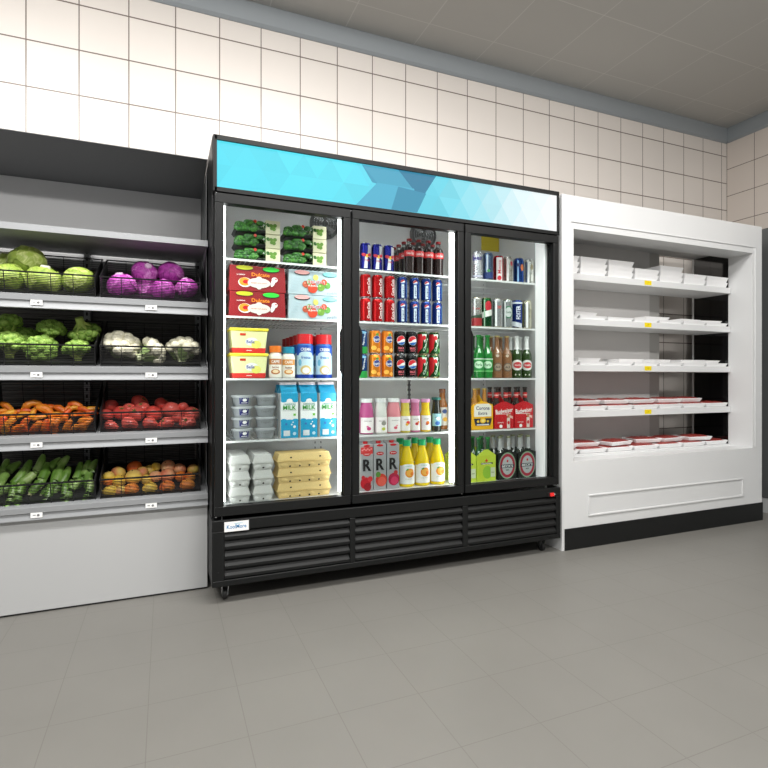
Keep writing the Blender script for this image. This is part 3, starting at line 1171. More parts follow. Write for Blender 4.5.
# doors
DX = [(XA(214.8, YF), XA(350.6, YF)), (XA(352.6, YF), XA(463.9, YF)), (XA(465.6, YF), XA(558.8, YF))]
GLASS = glass_mat('clear_door_glass', (247, 250, 249), 1.13)
for k, (a, c) in enumerate(DX):
    d = thing('door_leaf')
    d.parent = cool
    wf, ws = 0.041, 0.034
    zt, zb_ = Z_DT, Z_DB
    m = MB()
    y0_, y1_ = YF, YF + 0.042
    m.box(a, c, y0_, y1_, zt - wf, zt, M_BLACK)
    m.box(a, c, y0_, y1_, zb_, zb_ + wf, M_BLACK)
    m.box(a, a + ws, y0_, y1_, zb_ + wf, zt - wf, M_BLACK)
    m.box(c - ws, c, y0_, y1_, zb_ + wf, zt - wf, M_BLACK)
    for i, v in enumerate(m.v):
        m.v[i] = (v[0], v[1] - YF, v[2])
    fr = m.build('door_frame', d, bevel=0.002)
    m = MB()
    for sx in (a + ws, c - ws - 0.004):
        m.box(sx, sx + 0.004, YF + 0.016, YF + 0.022, zb_ + wf, zt - wf, M_BLACK2)
    for i, v in enumerate(m.v):
        m.v[i] = (v[0], v[1] - YF, v[2])
    m.build('gasket', d)
    m = MB()
    m.box(a + ws - 0.004, c - ws + 0.004, YF + 0.018, YF + 0.022, zb_ + wf - 0.004, zt - wf + 0.004, GLASS)
    for i, v in enumerate(m.v):
        m.v[i] = (v[0], v[1] - YF, v[2])
    m.build('glass_pane', d)
    # recessed pull handle
    m = MB()
    hx = (c - ws - 0.002) if k == 0 else (a + ws + 0.002)
    s_ = -1 if k == 0 else 1
    zc0, zc1 = ZA(358, 376.5, YF), ZA(358, 326, YF)
    m.prism([(hx, zc0), (hx + s_ * 0.013, zc0 + 0.03), (hx + s_ * 0.013, zc1 - 0.03), (hx, zc1)], 'y', 0.0, 0.016, M_BLACK2)
    m.build('pull_handle', d)
    # hinge pins
    m = MB()
    px_ = (a if k == 0 else c) + (0.006 if k == 0 else -0.006)
    m.lathe([(0.004, zt, M_ALU), (0.004, zt + 0.004, M_ALU), (0.003, zt + 0.005, M_ALU)], 8, px_, 0.012)
    m.lathe([(0.004, zb_ - 0.005, M_ALU), (0.004, zb_ - 0.001, M_ALU), (0.004, zb_, M_ALU)], 8, px_, 0.012)
    m.build('hinge', d)

# mullions, LED strips, and further strips added as fill light
LED = mat((255, 255, 255), 0.4, emit=7.0, name='led_and_fill_white')
MU = [(DX[0][1] + DX[1][0]) / 2, (DX[1][1] + DX[2][0]) / 2]
BAY = [(IX0 + 0.004, MU[0] - 0.020), (MU[0] + 0.020, MU[1] - 0.020), (MU[1] + 0.020, XA(535.6, 2.45))]
for q in MU:
    m = MB()
    m.box(q - 0.014, q + 0.014, YI, YI + 0.035, ZFL, ZC, M_WPLAST)
    cm(m, 'mullion')
for (x0_, x1_) in ((IX0, IX0 + 0.012), (MU[0] - 0.042, MU[0] - 0.015), (MU[1] - 0.047, MU[1] - 0.026), (MU[0] + 0.015, MU[0] + 0.021), (MU[1] + 0.015, MU[1] + 0.021)):  # the last two, right of the mullions, are added to brighten their bays
    m = MB()
    m.box(x0_, x1_, YI + 0.004, YI + 0.022, ZFL + 0.02, ZC - 0.08, LED)
    cm(m, 'led_or_fill_strip')
m = MB()
m.box(IX1 - 0.008, IX1, 2.405, 2.478, ZFL + 0.004, ZC - 0.06, mat((255, 255, 255), 0.4, emit=0.35, name='led_diffuser_white'))
cm(m, 'led_or_fill_strip')

for (x0_, x1_) in BAY:  # unseen glowing strips added under each bay's ceiling to brighten the top goods
    m = MB()
    m.box(x0_ + 0.03, x1_ - 0.03, YI + 0.004, YI + 0.03, ZC - 0.022, ZC - 0.002, LED)
    cm(m, 'led_or_fill_strip')

# shelves
SH = [CAMH + 0.2185 * 2.45, CAMH + 0.1134 * 2.45, CAMH - 0.0022, CAMH - 0.1155 * 2.45]
YS = 2.45
for zt in SH:
    for (x0_, x1_) in BAY:
        m = MB()
        m.box(x0_, x1_, YS, YS + 0.007, zt - 0.008, zt + 0.001, M_WIRE)
        m.box(x0_, x1_, YBK - 0.10, YBK - 0.094, zt - 0.008, zt - 0.002, M_WIRE)
        for yy in (2.65, 2.82):
            m.box(x0_, x1_, yy, yy + 0.005, zt - 0.009, zt - 0.004, M_WIRE)
        n = int((x1_ - x0_) / 0.021)
        for i in range(n + 1):
            xx = x0_ + 0.003 + i * (x1_ - x0_ - 0.006) / n
            m.box(xx - 0.0014, xx + 0.0014, YS + 0.005, YBK - 0.095, zt - 0.0035, zt - 0.0005, M_WIRE)
        cm(m, 'wire_shelf')
# shelf pilasters on the back wall
m = MB()
for q in (MU[0], MU[1], IX0 + 0.02, IX1 - 0.02, 0.84, 1.40):
    m.box(q - 0.012, q + 0.012, YBK - 0.064, YBK - 0.0605, ZFL + 0.01, 1.80, M_LINER)
    z = ZFL + 0.03
    while z < 1.78:
        m.box(q - 0.003, q + 0.003, YBK - 0.0645, YBK - 0.064, z, z + 0.012, g_dark)
        z += 0.03
cm(m, 'shelf_pilaster')
# evaporator fans at the top of the back wall
for fx in (0.86, 1.50):
    fz = 1.862
    m = MB()
    yq = YBK - 0.075
    m.xf = Matrix.Translation((fx, yq, fz)) @ Matrix.Rotation(math.radians(90), 4, 'X')
    dg = mat((96, 96, 96), 0.5)
    m.lathe([(0.088, -0.012, dg), (0.088, 0.01, dg), (0.082, 0.012, dg), (0.08, 0.002, dg)], 28)
    for rr_ in (0.02, 0.036, 0.052, 0.068):
        m.tube([(rr_ * math.cos(t * math.pi / 12), rr_ * math.sin(t * math.pi / 12), 0.010) for t in range(25)], 0.0016, M_ALU, 5, cap=False)
    for t in range(6):
        a_ = t * math.pi / 3
        m.tube([(0.015 * math.cos(a_), 0.015 * math.sin(a_), 0.011), (0.084 * math.cos(a_), 0.084 * math.sin(a_), 0.011)], 0.0016, M_ALU, 5)
    for t in range(4):
        a_ = t * math.pi / 2 + 0.4
        m.add([(0.012 * math.cos(a_), 0.012 * math.sin(a_), 0.004), (0.07 * math.cos(a_), 0.07 * math.sin(a_), 0.008), (0.07 * math.cos(a_ + .7), 0.07 * math.sin(a_ + .7), 0.003), (0.012 * math.cos(a_ + .7), 0.012 * math.sin(a_ + .7), 0.003)],
              [(0, 1, 2, 3)], mat((150, 150, 150), 0.4))
    m.lathe([(0.016, 0.0, dg), (0.016, 0.009, dg), (0.01, 0.012, dg)], 14)
    m.xf = None
    cm(m, 'fan')
# yellow notice under the ceiling of the right bay
m = MB()
m.box(XA(481.5, 2.80), XA(499, 2.80), 2.80, 2.803, ZA(490, 251, 2.80), ZA(490, 232, 2.80), mat((196, 176, 40), 0.5))
m.box(XA(489, 2.80), XA(491, 2.80), 2.80, 2.803, ZA(490, 232, 2.80), ZC, M_WIRE)
cm(m, 'yellow_hang_tag')

# base grille
m = MB()
by = YF - 0.006
ZG1 = ZA(214, 521.5, by)
X0g, X1g = CX0 - 0.003, CX1 + 0.003
m.box(X0g, X1g, by, by + 0.02, ZA(224.7, 531.5, by), ZG1, M_BLACK)
zg0, zg1 = ZB + 0.026, ZA(224.7, 531.5, by)
m.box(X0g, X1g, by, by + 0.02, ZB, zg0, M_BLACK)
gx = [(XA(224.7, by), XA(350, by)), (XA(355.5, by), XA(462.8, by)), (XA(468.2, by), XA(556.3, by))]
edges = [X0g] + [q for p_ in gx for q in p_] + [X1g]
for i in range(0, 8, 2):
    m.box(edges[i], edges[i + 1], by, by + 0.02, zg0, zg1, M_BLACK)
m.box(X0g, X0g + 0.012, by + 0.02, YF + 0.30, ZB, ZG1, M_BLACK)
m.box(X1g - 0.012, X1g, by + 0.02, YF + 0.30, ZB, ZG1, M_BLACK)
cm(m, 'lower_panel', bevel=0.003)
for (a, c) in gx:
    m = MB()
    ns = 5
    ph = (zg1 - zg0) / ns
    for i in range(ns):
        z = zg0 + i * ph
        m.prism([(by + 0.019, z + 0.002), (by + 0.001, z + 0.006), (by + 0.001, z + ph * 0.42), (by + 0.017, z + ph * 0.93), (by + 0.019, z + ph * 0.93)], 'x', a + 0.001, c - 0.001, M_BLACK)
    m.box(a, c, by + 0.019, by + 0.02, zg0, zg1, M_DEEP)
    cm(m, 'louver_panel')
m = MB()
for (q, w_) in (((218.2, 532.5), 0), ((218.2, 573), 0), ((557.8, 524.5), 0), ((557.8, 496.5), 0)):
    xx, zz = XA(q[0], by), ZA(q[0], q[1], by)
    m.xf = Matrix.Translation((xx, by, zz)) @ Matrix.Rotation(math.radians(90), 4, 'X')
    m.lathe([(0.0035, -0.001, M_DEEP), (0.0035, 0.001, M_DEEP), (0.002, 0.0016, M_DEEP)], 8)
m.xf = None
cm(m, 'panel_screw')
# maker's plate
a = Art(y=by - YF)
lx0, lx1 = XA(224.3, by), XA(248.8, by)
lz0, lz1 = ZA(224.3, 532.3, by), ZA(224.3, 522.3, by)
a.rect(lx0, lx1, lz0, lz1, W)
BL = mat((40, 130, 185), 0.4)
a.text('KoolMore', (lx0 + lx1) / 2, (lz0 + lz1) / 2 - 0.001, (lz1 - lz0) * 0.40, BL, w=(lx1 - lx0) * 0.80)
a.ell((lx0 + lx1) / 2 + 0.008, lz1 - 0.011, 0.02, 0.003, mat((130, 200, 225), 0.4), a0=10, a1=170)
a.build('maker_plate', cool)
# switch
sx, sz = XA(551.3, by), ZA(551.3, 494.3, by)
m = MB()
m.box(sx - 0.026, sx + 0.026, by - 0.003, by, sz - 0.013, sz + 0.013, M_DEEP)
o = cm(m, 'switch_housing', bevel=0.001)
m = MB()
m.prism([(by - 0.003, sz - 0.009), (by - 0.010, sz - 0.009), (by - 0.004, sz + 0.009), (by - 0.003, sz + 0.009)], 'x', sx - 0.012, sx + 0.014, mat((215, 30, 30), 0.35))
for i, v in enumerate(m.v):
    m.v[i] = (v[0], v[1] - YF, v[2])
m.build('red_rocker', o)
a = Art(y=by - 0.003 - YF)
a.text('>', sx + 0.021, sz, 0.009, W)
a.build('switch_mark', o)
# casters
for (xx, yy) in ((CX0 + 0.055, YF + 0.05), (CX1 - 0.075, YF + 0.05), (CX0 + 0.055, 2.98), (CX1 - 0.075, 2.98)):
    m = MB()
    m.box(xx - 0.024, xx + 0.024, yy - 0.024, yy + 0.024, ZB - 0.004, ZB, M_ALU)
    for s_ in (-1, 1):
        m.prism([(yy - 0.014, ZB - 0.004), (yy + 0.016, ZB - 0.004), (yy + 0.02, 0.028), (yy + 0.004, 0.022)], 'x', xx + s_ * 0.013 - 0.001, xx + s_ * 0.013 + 0.001, M_ALU)
    cs = cm(m, 'caster')
    m = MB()
    m.xf = Matrix.Translation((xx, yy + 0.012 - YF, 0.027)) @ Matrix.Rotation(math.radians(90), 4, 'Y')
    bl = mat((28, 28, 28), 0.5)
    m.lathe([(0.023, -0.010, bl), (0.027, -0.007, bl), (0.027, 0.007, bl), (0.023, 0.010, bl), (0.017, 0.0105, M_ALU), (0.017, 0.012, M_ALU)], 20)
    m.build('wheel', cs)
# ================================================================== GOODS IN THE COOLER
YP = 2.475     # plane of the product fronts
DOORN = ['left door', 'middle door', 'right door']


def wpx(a, b, Y=YP):
    return XA(b, Y) - XA(a, Y)


def can(name, r, h, body, art, top=(190, 192, 195), band=None):
    root = thing(name)
    m = MB()
    t = mat(top, 0.25, metal=0.85)
    bb = body
    m.lathe([(r * 0.72, 0.0, t), (r * 0.80, 0.0012, t), (r * 0.97, 0.007, bb), (r, 0.011, bb), (r, h - 0.016, bb), (r * 0.94, h - 0.009, bb if band is None else t), (r * 0.84, h - 0.0025, t), (r * 0.85, h, t), (r * 0.82, h, t), (r * 0.80, h - 0.003, t)], 24)
    m.build('can_body', root)
    m = MB()
    m.box(-r * 0.16, r * 0.16, -r * 0.45, r * 0.12, h - 0.0028, h - 0.0012, t)
    m.build('pull_tab', root)
    a = Art(r=r)
    art(a, r, h)
    a.build('printed_label', root)
    return Kind(root)


def bottle(name, prof, art=None, cap=None, n=22, parts=()):
    """prof: [(r, z, mat)], cap: (r, z0, z1, mat)"""
    root = thing(name)
    m = MB()
    m.lathe(prof, n)
    m.build('bottle_body', root)
    if cap:
        m = MB()
        r, z0, z1, cmx = cap
        m.lathe([(r, z0, cmx), (r, z1 - 0.001, cmx), (r * 0.93, z1, cmx)], 16)
        m.build('cap', root)
    if art:
        art(root)
    return Kind(root)


def row(kind, cols, zl, desc, cat, group, door, r, layers=1, hl=0.0, rows=1, dy=0.0, rz=0.0, first=0.0, y0=YP, names=None, lwords=('lower', 'upper')):
    """cols = pixel centres of the front row; every can, bottle or box is placed by itself"""
    for L_ in range(layers):
        for q in range(rows):
            for i, px in enumerate(cols):
                Y = y0 + r + q * dy
                x = XA(px, y0 + r)
                nm = nth(i, len(cols))
                lab = desc
                if len(cols) > 1:
                    lab += ', ' + nm
                if layers == 2:
                    lab += ' in %s layer' % lwords[L_]
                elif layers > 2:
                    lab += ', %s in its stack' % ('bottom', 'second', 'third', 'topmost')[L_ if L_ < layers - 1 else 3]
                if rows > 1:
                    lab += ', front row' if q == 0 else ', %s row back' % ORD[q]
                lab += ', ' + door
                kind.put((x, Y, zl + L_ * hl + 0.001), lab, cat, group, rz=rz)


def plastic(c, rough=0.3):
    return mat(c, rough, coat=0.3)


Z1S, Z2S, Z3S, Z4S = SH[0], SH[1], SH[2], SH[3]
# ---------------------------------------------------------------- left door, shelf 1: trays of greens
tw, td, th = wpx(234.6, 281), 0.13, 0.064
root = thing('salad_pack')
blk = mat((26, 28, 26), 0.35)
m = MB()
m.frus((-tw / 2 + 0.012, tw / 2 - 0.006, 0.008, td - 0.008), (-tw / 2, tw / 2, 0, td), 0.0, th * 0.26, blk)
m.build('tray', root, bevel=0.003)
gm = veg_mat('packed_greens', (28, 70, 22), (84, 148, 52), (44, 104, 34), scale=60, detail=5, distort=1.5, rough=0.35)
m = MB()
rq = random.Random(4)
for i in range(44):
    m.blob((rq.uniform(-tw / 2 + 0.016, tw / 2 - 0.05), rq.uniform(0.012, td - 0.02) if i % 2 else 0.008, rq.uniform(th * 0.22, th * 0.80)), (0.02, 0.014, 0.013), gm, 2, lambda c: 1 + 0.15 * nz(c, 3, i))
m.build('greens', root)
a = Art(y=0.0)
gy = mat((150, 190, 50), 0.4)
a.ell(-0.045, th * 0.50, 0.022, 0.007, gy)
a.ell(-0.012, th * 0.84, 0.0075, 0.0075, mat((222, 62, 38), 0.4))
a.rect(0.005, 0.032, th * 0.60, th * 0.70, W)
a.ell(-0.085, th * 0.3, 0.006, 0.004, W)
a.mb.v = [(v[0], v[1] + 0.002, v[2]) for v in a.mb.v]
a.build('film_print', root)
cream = mat((226, 222, 186), 0.5)
sx = 0.03 + 0.006
m = MB()
m.box(sx, sx + 0.066, -0.004, td + 0.002, 0.001, th - 0.001, cream)
m.build('paper_sleeve', root, bevel=0.001)
a = Art(y=-0.0045)
lg = mat((104, 150, 52), 0.5)
for dx, dz, rr_ in ((0, 0, .012), (.009, .008, .009), (-.009, .006, .009), (.004, -.010, .009), (-.007, -.008, .008)):
    a.ell(sx + 0.033 + dx, th * 0.52 + dz, rr_, rr_ * .9, lg if dx else mat((128, 172, 70), 0.5))
a.build('leaf_picture', root)
kk = Kind(root)
for i, (c0, py) in enumerate(((257.8, 260), (305.5, 264.7))):
    for L_ in range(3):
        kk.put((XA(c0, YP), YP, Z1S + 0.001 + L_ * (th + 0.001)), 'black tray of packed greens with cream sleeve, %s in the %s stack, left door' % (('bottom', 'middle', 'topmost')[L_], ('left', 'right')[i]), 'salad pack', 'salad packs on the top shelf of the left door')

# ---------------------------------------------------------------- shelf 2: cartons
bw, bh, bd = wpx(229.4, 286.5), 0.117, 0.12


def carton(name, c, art):
    root = thing(name)
    m = MB()
    cm_ = mat(c, 0.42)
    m.frus((-bw / 2, bw / 2, 0, bd), (-bw / 2 + 0.005, bw / 2 - 0.005, 0.002, bd - 0.002), 0, bh, cm_)
    m.build('box', root, bevel=0.002)
    a = Art(y=-0.0008)
    art(a)
    a.build('front_print', root)
    m = MB()
    for z in (0.02, 0.07):
        for y in (0.02, 0.065):
            m.box(-bw / 2 - 0.0012, -bw / 2 + 0.001, y, y + 0.034, z, z + 0.03, mat((60, 48, 44), 0.5))
    m.build('side_window', root)
    return Kind(root)


OR = mat((250, 160, 40), 0.4)


def art_red(a):
    a.ell(-0.060, bh * 0.90, 0.040, 0.011, K)
    a.ell(-0.060, bh * 0.91, 0.038, 0.010, mat((205, 205, 40), 0.4))
    a.ell(0.060, bh * 0.88, 0.040, 0.012, K)
    a.ell(0.060, bh * 0.90, 0.038, 0.011, mat((50, 215, 60), 0.4))
    a.ell(-0.058, bh * 0.34, 0.030, 0.022, W)
    a.ell(-0.060, bh * 0.36, 0.025, 0.019, OR)
    a.ell(-0.054, bh * 0.36, 0.014, 0.009, RED)
    a.ell(0.005, bh * 0.34, 0.052, 0.023, mat((236, 226, 218), 0.5))
    a.ell(0.005, bh * 0.50, 0.014, 0.011, mat((236, 226, 218), 0.5))
    a.ell(0.005, bh * 0.18, 0.012, 0.011, mat((236, 226, 218), 0.5))
    a.ell(0.076, bh * 0.50, 0.014, 0.012, W)
    a.ell(0.068, bh * 0.38, 0.009, 0.020, W, rot=-20)
    a.ell(0.082, bh * 0.53, 0.004, 0.004, RED)
    a.text('Dulcate', 0.012, bh * 0.66, 0.017, mat((252, 150, 30), 0.4), w=0.082)
    a.text('LA SERENA', -0.076, bh * 0.63, 0.005, W, w=0.038)
    a.text('dessert con crema', 0.004, bh * 0.34, 0.006, mat((205, 110, 90), 0.5), w=0.072)


def art_white(a):
    a.ell(-0.062, bh * 0.88, 0.038, 0.012, K)
    a.ell(-0.062, bh * 0.905, 0.036, 0.010, mat((250, 180, 178), 0.4))
    a.ell(0.074, bh * 0.86, 0.036, 0.012, mat((60, 110, 115), 0.4))
    a.ell(0.074, bh * 0.885, 0.034, 0.010, mat((130, 218, 214), 0.4))
    a.ell(0.004, bh * 0.72, 0.013, 0.014, mat((230, 222, 110), 0.4))
    for dx, dz, r_, c in ((-.045, .42, .016, (196, 90, 60)), (.062, .42, .016, (90, 150, 60)), (.030, .33, .018, (116, 160, 60)), (-.012, .28, .024, (222, 70, 40)), (.045, .55, .014, (205, 80, 50)), (-.028, .52, .013, (120, 170, 80))):
        a.ell(dx, bh * dz, r_, r_, mat(c, 0.4))
        a.ell(dx - r_ * .3, bh * dz + r_ * .35, r_ * .3, r_ * .22, mat(tuple(min(255, q + 60) for q in c), 0.4))
    a.text('FRUTAS', 0.006, bh * 0.52, 0.015, W, w=0.086)
    a.text('FRUTAS', 0.007, bh * 0.515, 0.013, mat((214, 30, 40), 0.4), w=0.080)
    a.text('di bosco', -0.01, bh * 0.38, 0.009, W, w=0.05)
    a.text('mela', 0.085, bh * 0.13, 0.016, mat((130, 140, 150), 0.4), w=0.05, rot=8)
    for q in range(5):
        a.ell(-0.105 + q * 0.006, bh * (0.2 + 0.12 * q), 0.012, 0.003, mat((186, 206, 214), 0.5))


kr = carton('dessert_carton', (150, 4, 20), art_red)
kw = carton('fruit_carton', (184, 202, 210), art_white)
for L_ in range(2):
    kr.put((XA(257.9, YP), YP, Z2S + 0.001 + L_ * (bh + 0.001)), 'red dessert cup carton, %s of the stack of two, left door' % ('lower', 'upper')[L_], 'carton', 'red dessert cartons')
    kw.put((XA(257.9, YP) + bw + 0.010, YP, Z2S + 0.001 + L_ * (bh + 0.001)), 'pale blue fruit carton, %s of the stack of two, left door' % ('lower', 'upper')[L_], 'carton', 'pale fruit cartons')

# ---------------------------------------------------------------- shelf 3: tubs, bottles
tw_, th_ = wpx(230, 269), 0.115
root = thing('margarine_tub')
tubm = mat((238, 240, 178), 0.4)
m = MB()
m.frus((-tw_ / 2 + 0.014, tw_ / 2 - 0.014, 0.014, 0.12), (-tw_ / 2 + 0.004, tw_ / 2 - 0.004, 0.004, 0.13), 0, th_ - 0.012, tubm)
m.build('tub', root, bevel=0.005, seg=3)
m = MB()
m.box(-tw_ / 2, tw_ / 2, 0, 0.134, th_ - 0.014, th_, mat((242, 226, 60), 0.35))
m.build('lid', root, bevel=0.004, seg=3)
m = MB()
m.frus((-tw_ / 2 + 0.0132, tw_ / 2 - 0.0132, 0.0132, 0.121), (-tw_ / 2 + 0.0108, tw_ / 2 - 0.0108, 0.0108, 0.1234), 0.0, 0.026, mat((222, 54, 48), 0.4))
m.build('red_band', root, bevel=0.004, seg=3)
a = Art(y=0.0)
a.ell(0.012, 0.052, 0.030, 0.019, W)
a.ell(0.032, 0.04, 0.022, 0.018, mat((240, 236, 120), 0.4))
a.text('Belle', 0.006, 0.052, 0.015, mat((50, 70, 160), 0.4), w=0.036)
a.rect(-0.042, -0.016, 0.080, 0.090, mat((216, 60, 36), 0.4))
a.rect(-0.012, 0.012, 0.011, 0.014, W)
a.mb.v = [(v[0], v[1] + 0.014 - 0.0103 * min(1, v[2] / (th_ - 0.012)) - 0.0005, v[2]) for v in a.mb.v]
a.build('front_print', root)
kk = Kind(root)
for L_ in range(2):
    kk.put((XA(249.5, YP), YP, Z3S + 0.001 + L_ * (th_ + 0.0005)), 'pale yellow margarine tub with red band, %s one of two, left door' % ('lower', 'upper')[L_], 'tub', 'margarine tubs')


def drink_art(c_cap, c_main, rx, h):
    def f(root):
        a = Art(r=rx + 0.0006)
        br = mat((160, 100, 60), 0.4)
        a.rect(-rx * 1.1, rx * 1.1, h * 0.05, h * 0.66, mat((240, 236, 226), 0.4))
        a.rect(-rx * 1.1, rx * 1.1, h * 0.42, h * 0.60, mat(c_main, 0.4))
        a.text('CAFFE', 0, h * 0.51, 0.014, W, w=rx * 1.2)
        a.ell(0, h * 0.20, rx * 0.7, h * 0.08, mat(c_main, 0.4))
        a.ell(0, h * 0.21, rx * 0.45, h * 0.05, mat((244, 220, 180), 0.4))
        a.text('latte', 0, h * 0.34, 0.009, br, w=rx)
        a.build('wrap_label', root)
    return f


for (c, capc, mainc, nm, h_) in ((275.3, (232, 120, 30), (190, 120, 66), 'orange cap', 0.152), (288.4, (30, 140, 170), (222, 150, 70), 'teal cap', 0.148)):
    r_ = wpx(c - 7.2, c + 7.2) / 2 * 0.92
    wm = mat((238, 234, 224), 0.35)
    k1 = bottle('coffee_drink_bottle', [(r_ * 0.9, 0, wm), (r_, 0.006, wm), (r_, h_ * 0.68, wm), (r_ * 0.86, h_ * 0.76, wm), (r_ * 0.75, h_ * 0.80, wm), (r_ * 0.75, h_ * 0.83, wm)],
                drink_art(capc, mainc, r_, h_), (r_ * 0.92, h_ * 0.80, h_, mat(capc, 0.35)))
    k1.put((XA(c, YP + r_), YP + r_, Z3S + 0.001), 'white coffee drink bottle with %s between the tubs and creamers, left door' % nm, 'bottle', 'coffee drinks', rz=-0.15)


def cream_art(root):
    a = Art(r=0.0408)
    a.rect(-0.055, 0.055, 0.012, 0.115, mat((206, 232, 244), 0.35))
    a.rect(-0.055, 0.055, 0.110, 0.158, mat((34, 84, 180), 0.35))
    a.ell(0.0, 0.112, 0.036, 0.016, mat((206, 232, 244), 0.35))
    a.rect(-0.055, 0.055, 0.002, 0.018, mat((18, 60, 160), 0.35))
    a.text('CREMA', 0, 0.138, 0.015, W, w=0.050)
    a.text('fresca', 0, 0.100, 0.014, mat((50, 110, 190), 0.4), w=0.045)
    a.ell(0, 0.040, 0.026, 0.022, mat((228, 200, 130), 0.4))
    a.ell(0, 0.037, 0.017, 0.015, W)
    a.ell(-0.028, 0.075, 0.008, 0.016, mat((120, 190, 225), 0.4))
    a.build('wrap_label', root)


bl2 = plastic((60, 120, 200))
kc_ = bottle('creamer_bottle', [(0.036, 0, bl2), (0.040, 0.005, bl2), (0.040, 0.155, bl2), (0.037, 0.163, bl2), (0.034, 0.167, bl2), (0.034, 0.170, bl2)], cream_art, (0.039, 0.166, 0.212, plastic((220, 34, 42), 0.35)))
for q in range(5):
    for i, c in enumerate((304.8, 323.6)):
        if i == 1 and q > 2:
            continue
        kc_.put((XA(c, YP + 0.041), YP + 0.042 + q * 0.086, Z3S + 0.001), 'blue creamer bottle with red cap, %s row, %s column, left door' % (('front', 'second', 'third', 'fourth', 'rearmost')[q], ('left', 'right')[i]), 'bottle', 'creamer bottles', rz=-0.1)

# ---------------------------------------------------------------- shelf 4: grey tubs, milk
gr = mat((140, 144, 147), 0.4)
uw, uh = wpx(231, 253), 0.0510
for v_ in range(2):
    root = thing('food_tub')
    m = MB()
    m.lathe([(uw / 2 * 0.76, 0, gr), (uw / 2 * 0.92, uh - 0.009, gr), (uw / 2 * 0.92, uh - 0.008, gr)], 26)
    m.build('tub', root)
    m = MB()
    m.lathe([(uw / 2 * 0.99, uh - 0.0125, mat((168, 172, 175), 0.35)), (uw / 2, uh - 0.004, mat((168, 172, 175), 0.35)), (uw / 2 * 0.95, uh - 0.001, mat((168, 172, 175), 0.35))], 26)
    m.build('lid', root)
    a = Art(r=uw / 2 * 0.86)
    if v_ == 0:
        a.rect(-0.012, 0.032, 0.010, 0.040, mat((24, 28, 110), 0.4))
        a.ell(0.012, 0.028, 0.010, 0.007, W)
        a.rect(-0.004, 0.026, 0.014, 0.0165, W)
    else:
        a.text('Yogurt', 0.0, 0.025, 0.012, mat((120, 124, 126), 0.4), w=0.05)
    a.mb.v = [(v[0] * (0.985 + 0.12 * (v[2] - 0.024) / 0.030), v[1] * (0.985 + 0.12 * (v[2] - 0.024) / 0.030), v[2]) for v in a.mb.v]
    a.build('badge', root)
    kk = Kind(root)
    c = (242.0, 265.2)[v_]
    for L_ in range(4):
        kk.put((XA(c, YP + uw / 2), YP + uw / 2, Z4S + 0.001 + L_ * uh), 'grey round food tub%s, %s of the %s stack, left door' % ((' with navy badge', ' without badge')[v_], ('bottom', 'second from bottom', 'third from bottom', 'topmost')[L_], ('left', 'right')[v_]), 'tub', 'grey food tubs', rz=-0.12)
mw, mh = wpx(280.4, 298.6) * 0.94, 0.262
root = thing('milk_carton')
mb_ = mat((30, 160, 205), 0.38)
wh = mat((244, 246, 246), 0.4)
m = MB()
h0 = mh * 0.80
m.box(-mw / 2, mw / 2, 0, mw, 0, h0, wh)
m.prism([(0, h0), (mw, h0), (mw / 2 + 0.002, mh * 0.955), (mw / 2 - 0.002, mh * 0.955)], 'x', -mw / 2 + 0.001, mw / 2 - 0.001, mb_)
m.build('carton_body', root, bevel=0.0015)
m = MB()
m.box(-mw / 2 + 0.001, mw / 2 - 0.001, mw / 2 - 0.0025, mw / 2 + 0.0025, mh * 0.95, mh, mat((232, 216, 218), 0.4))
m.build('gable_seam', root)
a = Art(y=0.0)
a.rect(-mw / 2, mw / 2, 0, h0, wh)
a.rect(-mw / 2, mw / 2, mh * 0.66, h0, mb_)
for q in range(3):
    a.ell(-mw / 3 + q * mw / 3, mh * 0.665, mw * 0.17, mh * (0.028 if q != 1 else 0.04), wh if q == 1 else mb_)
a.rect(-mw / 2, mw / 2, 0, mh * 0.31, mb_)
for q in range(3):
    a.ell(-mw / 3 + q * mw / 3, mh * 0.31, mw * 0.19, mh * (0.035 if q != 1 else 0.02), mb_)
a.text('CARNIVORE', 0, mh * 0.605, 0.008, mat((70, 150, 150), 0.4), w=mw * 0.7)
a.text('MILK', 0, mh * 0.545, 0.021, mat((60, 165, 60), 0.4), w=mw * 0.76)
a.rect(-mw * 0.4, mw * 0.4, mh * 0.487, mh * 0.491, mat((120, 130, 130), 0.4))
a.rect(mw * 0.22, mw * 0.36, mh * 0.395, mh * 0.435, mat((120, 200, 70), 0.4))
for dx, dz, r_ in ((.12, .24, .05), (.28, .20, .08), (.2, .28, .04), (-.2, .25, .07)):
    a.ell(mw * dx, mh * dz, mw * r_, mw * r_, wh if dx > 0 else mat((60, 120, 190), 0.4))
a.rect(-mw * 0.36, mw * 0.02, mh * 0.035, mh * 0.135, mat((214, 224, 228), 0.4))
a.ell(mw * 0.28, mh * 0.075, mw * 0.1, mh * 0.03, mat((190, 226, 240), 0.4))
a.build('front_print', root)
kk = Kind(root)
for q in range(2):
    for i, c in enumerate((289.6, 309, 328.2)):
        kk.put((XA(c, YP), YP + 0.001 + q * (mw + 0.004), Z4S + 0.001), 'blue and white milk carton, %s, %s row, left door' % (nth(i, 3), ('front', 'second')[q]), 'milk carton', 'milk cartons', rz=0)

# ---------------------------------------------------------------- floor of the left bay: egg cartons


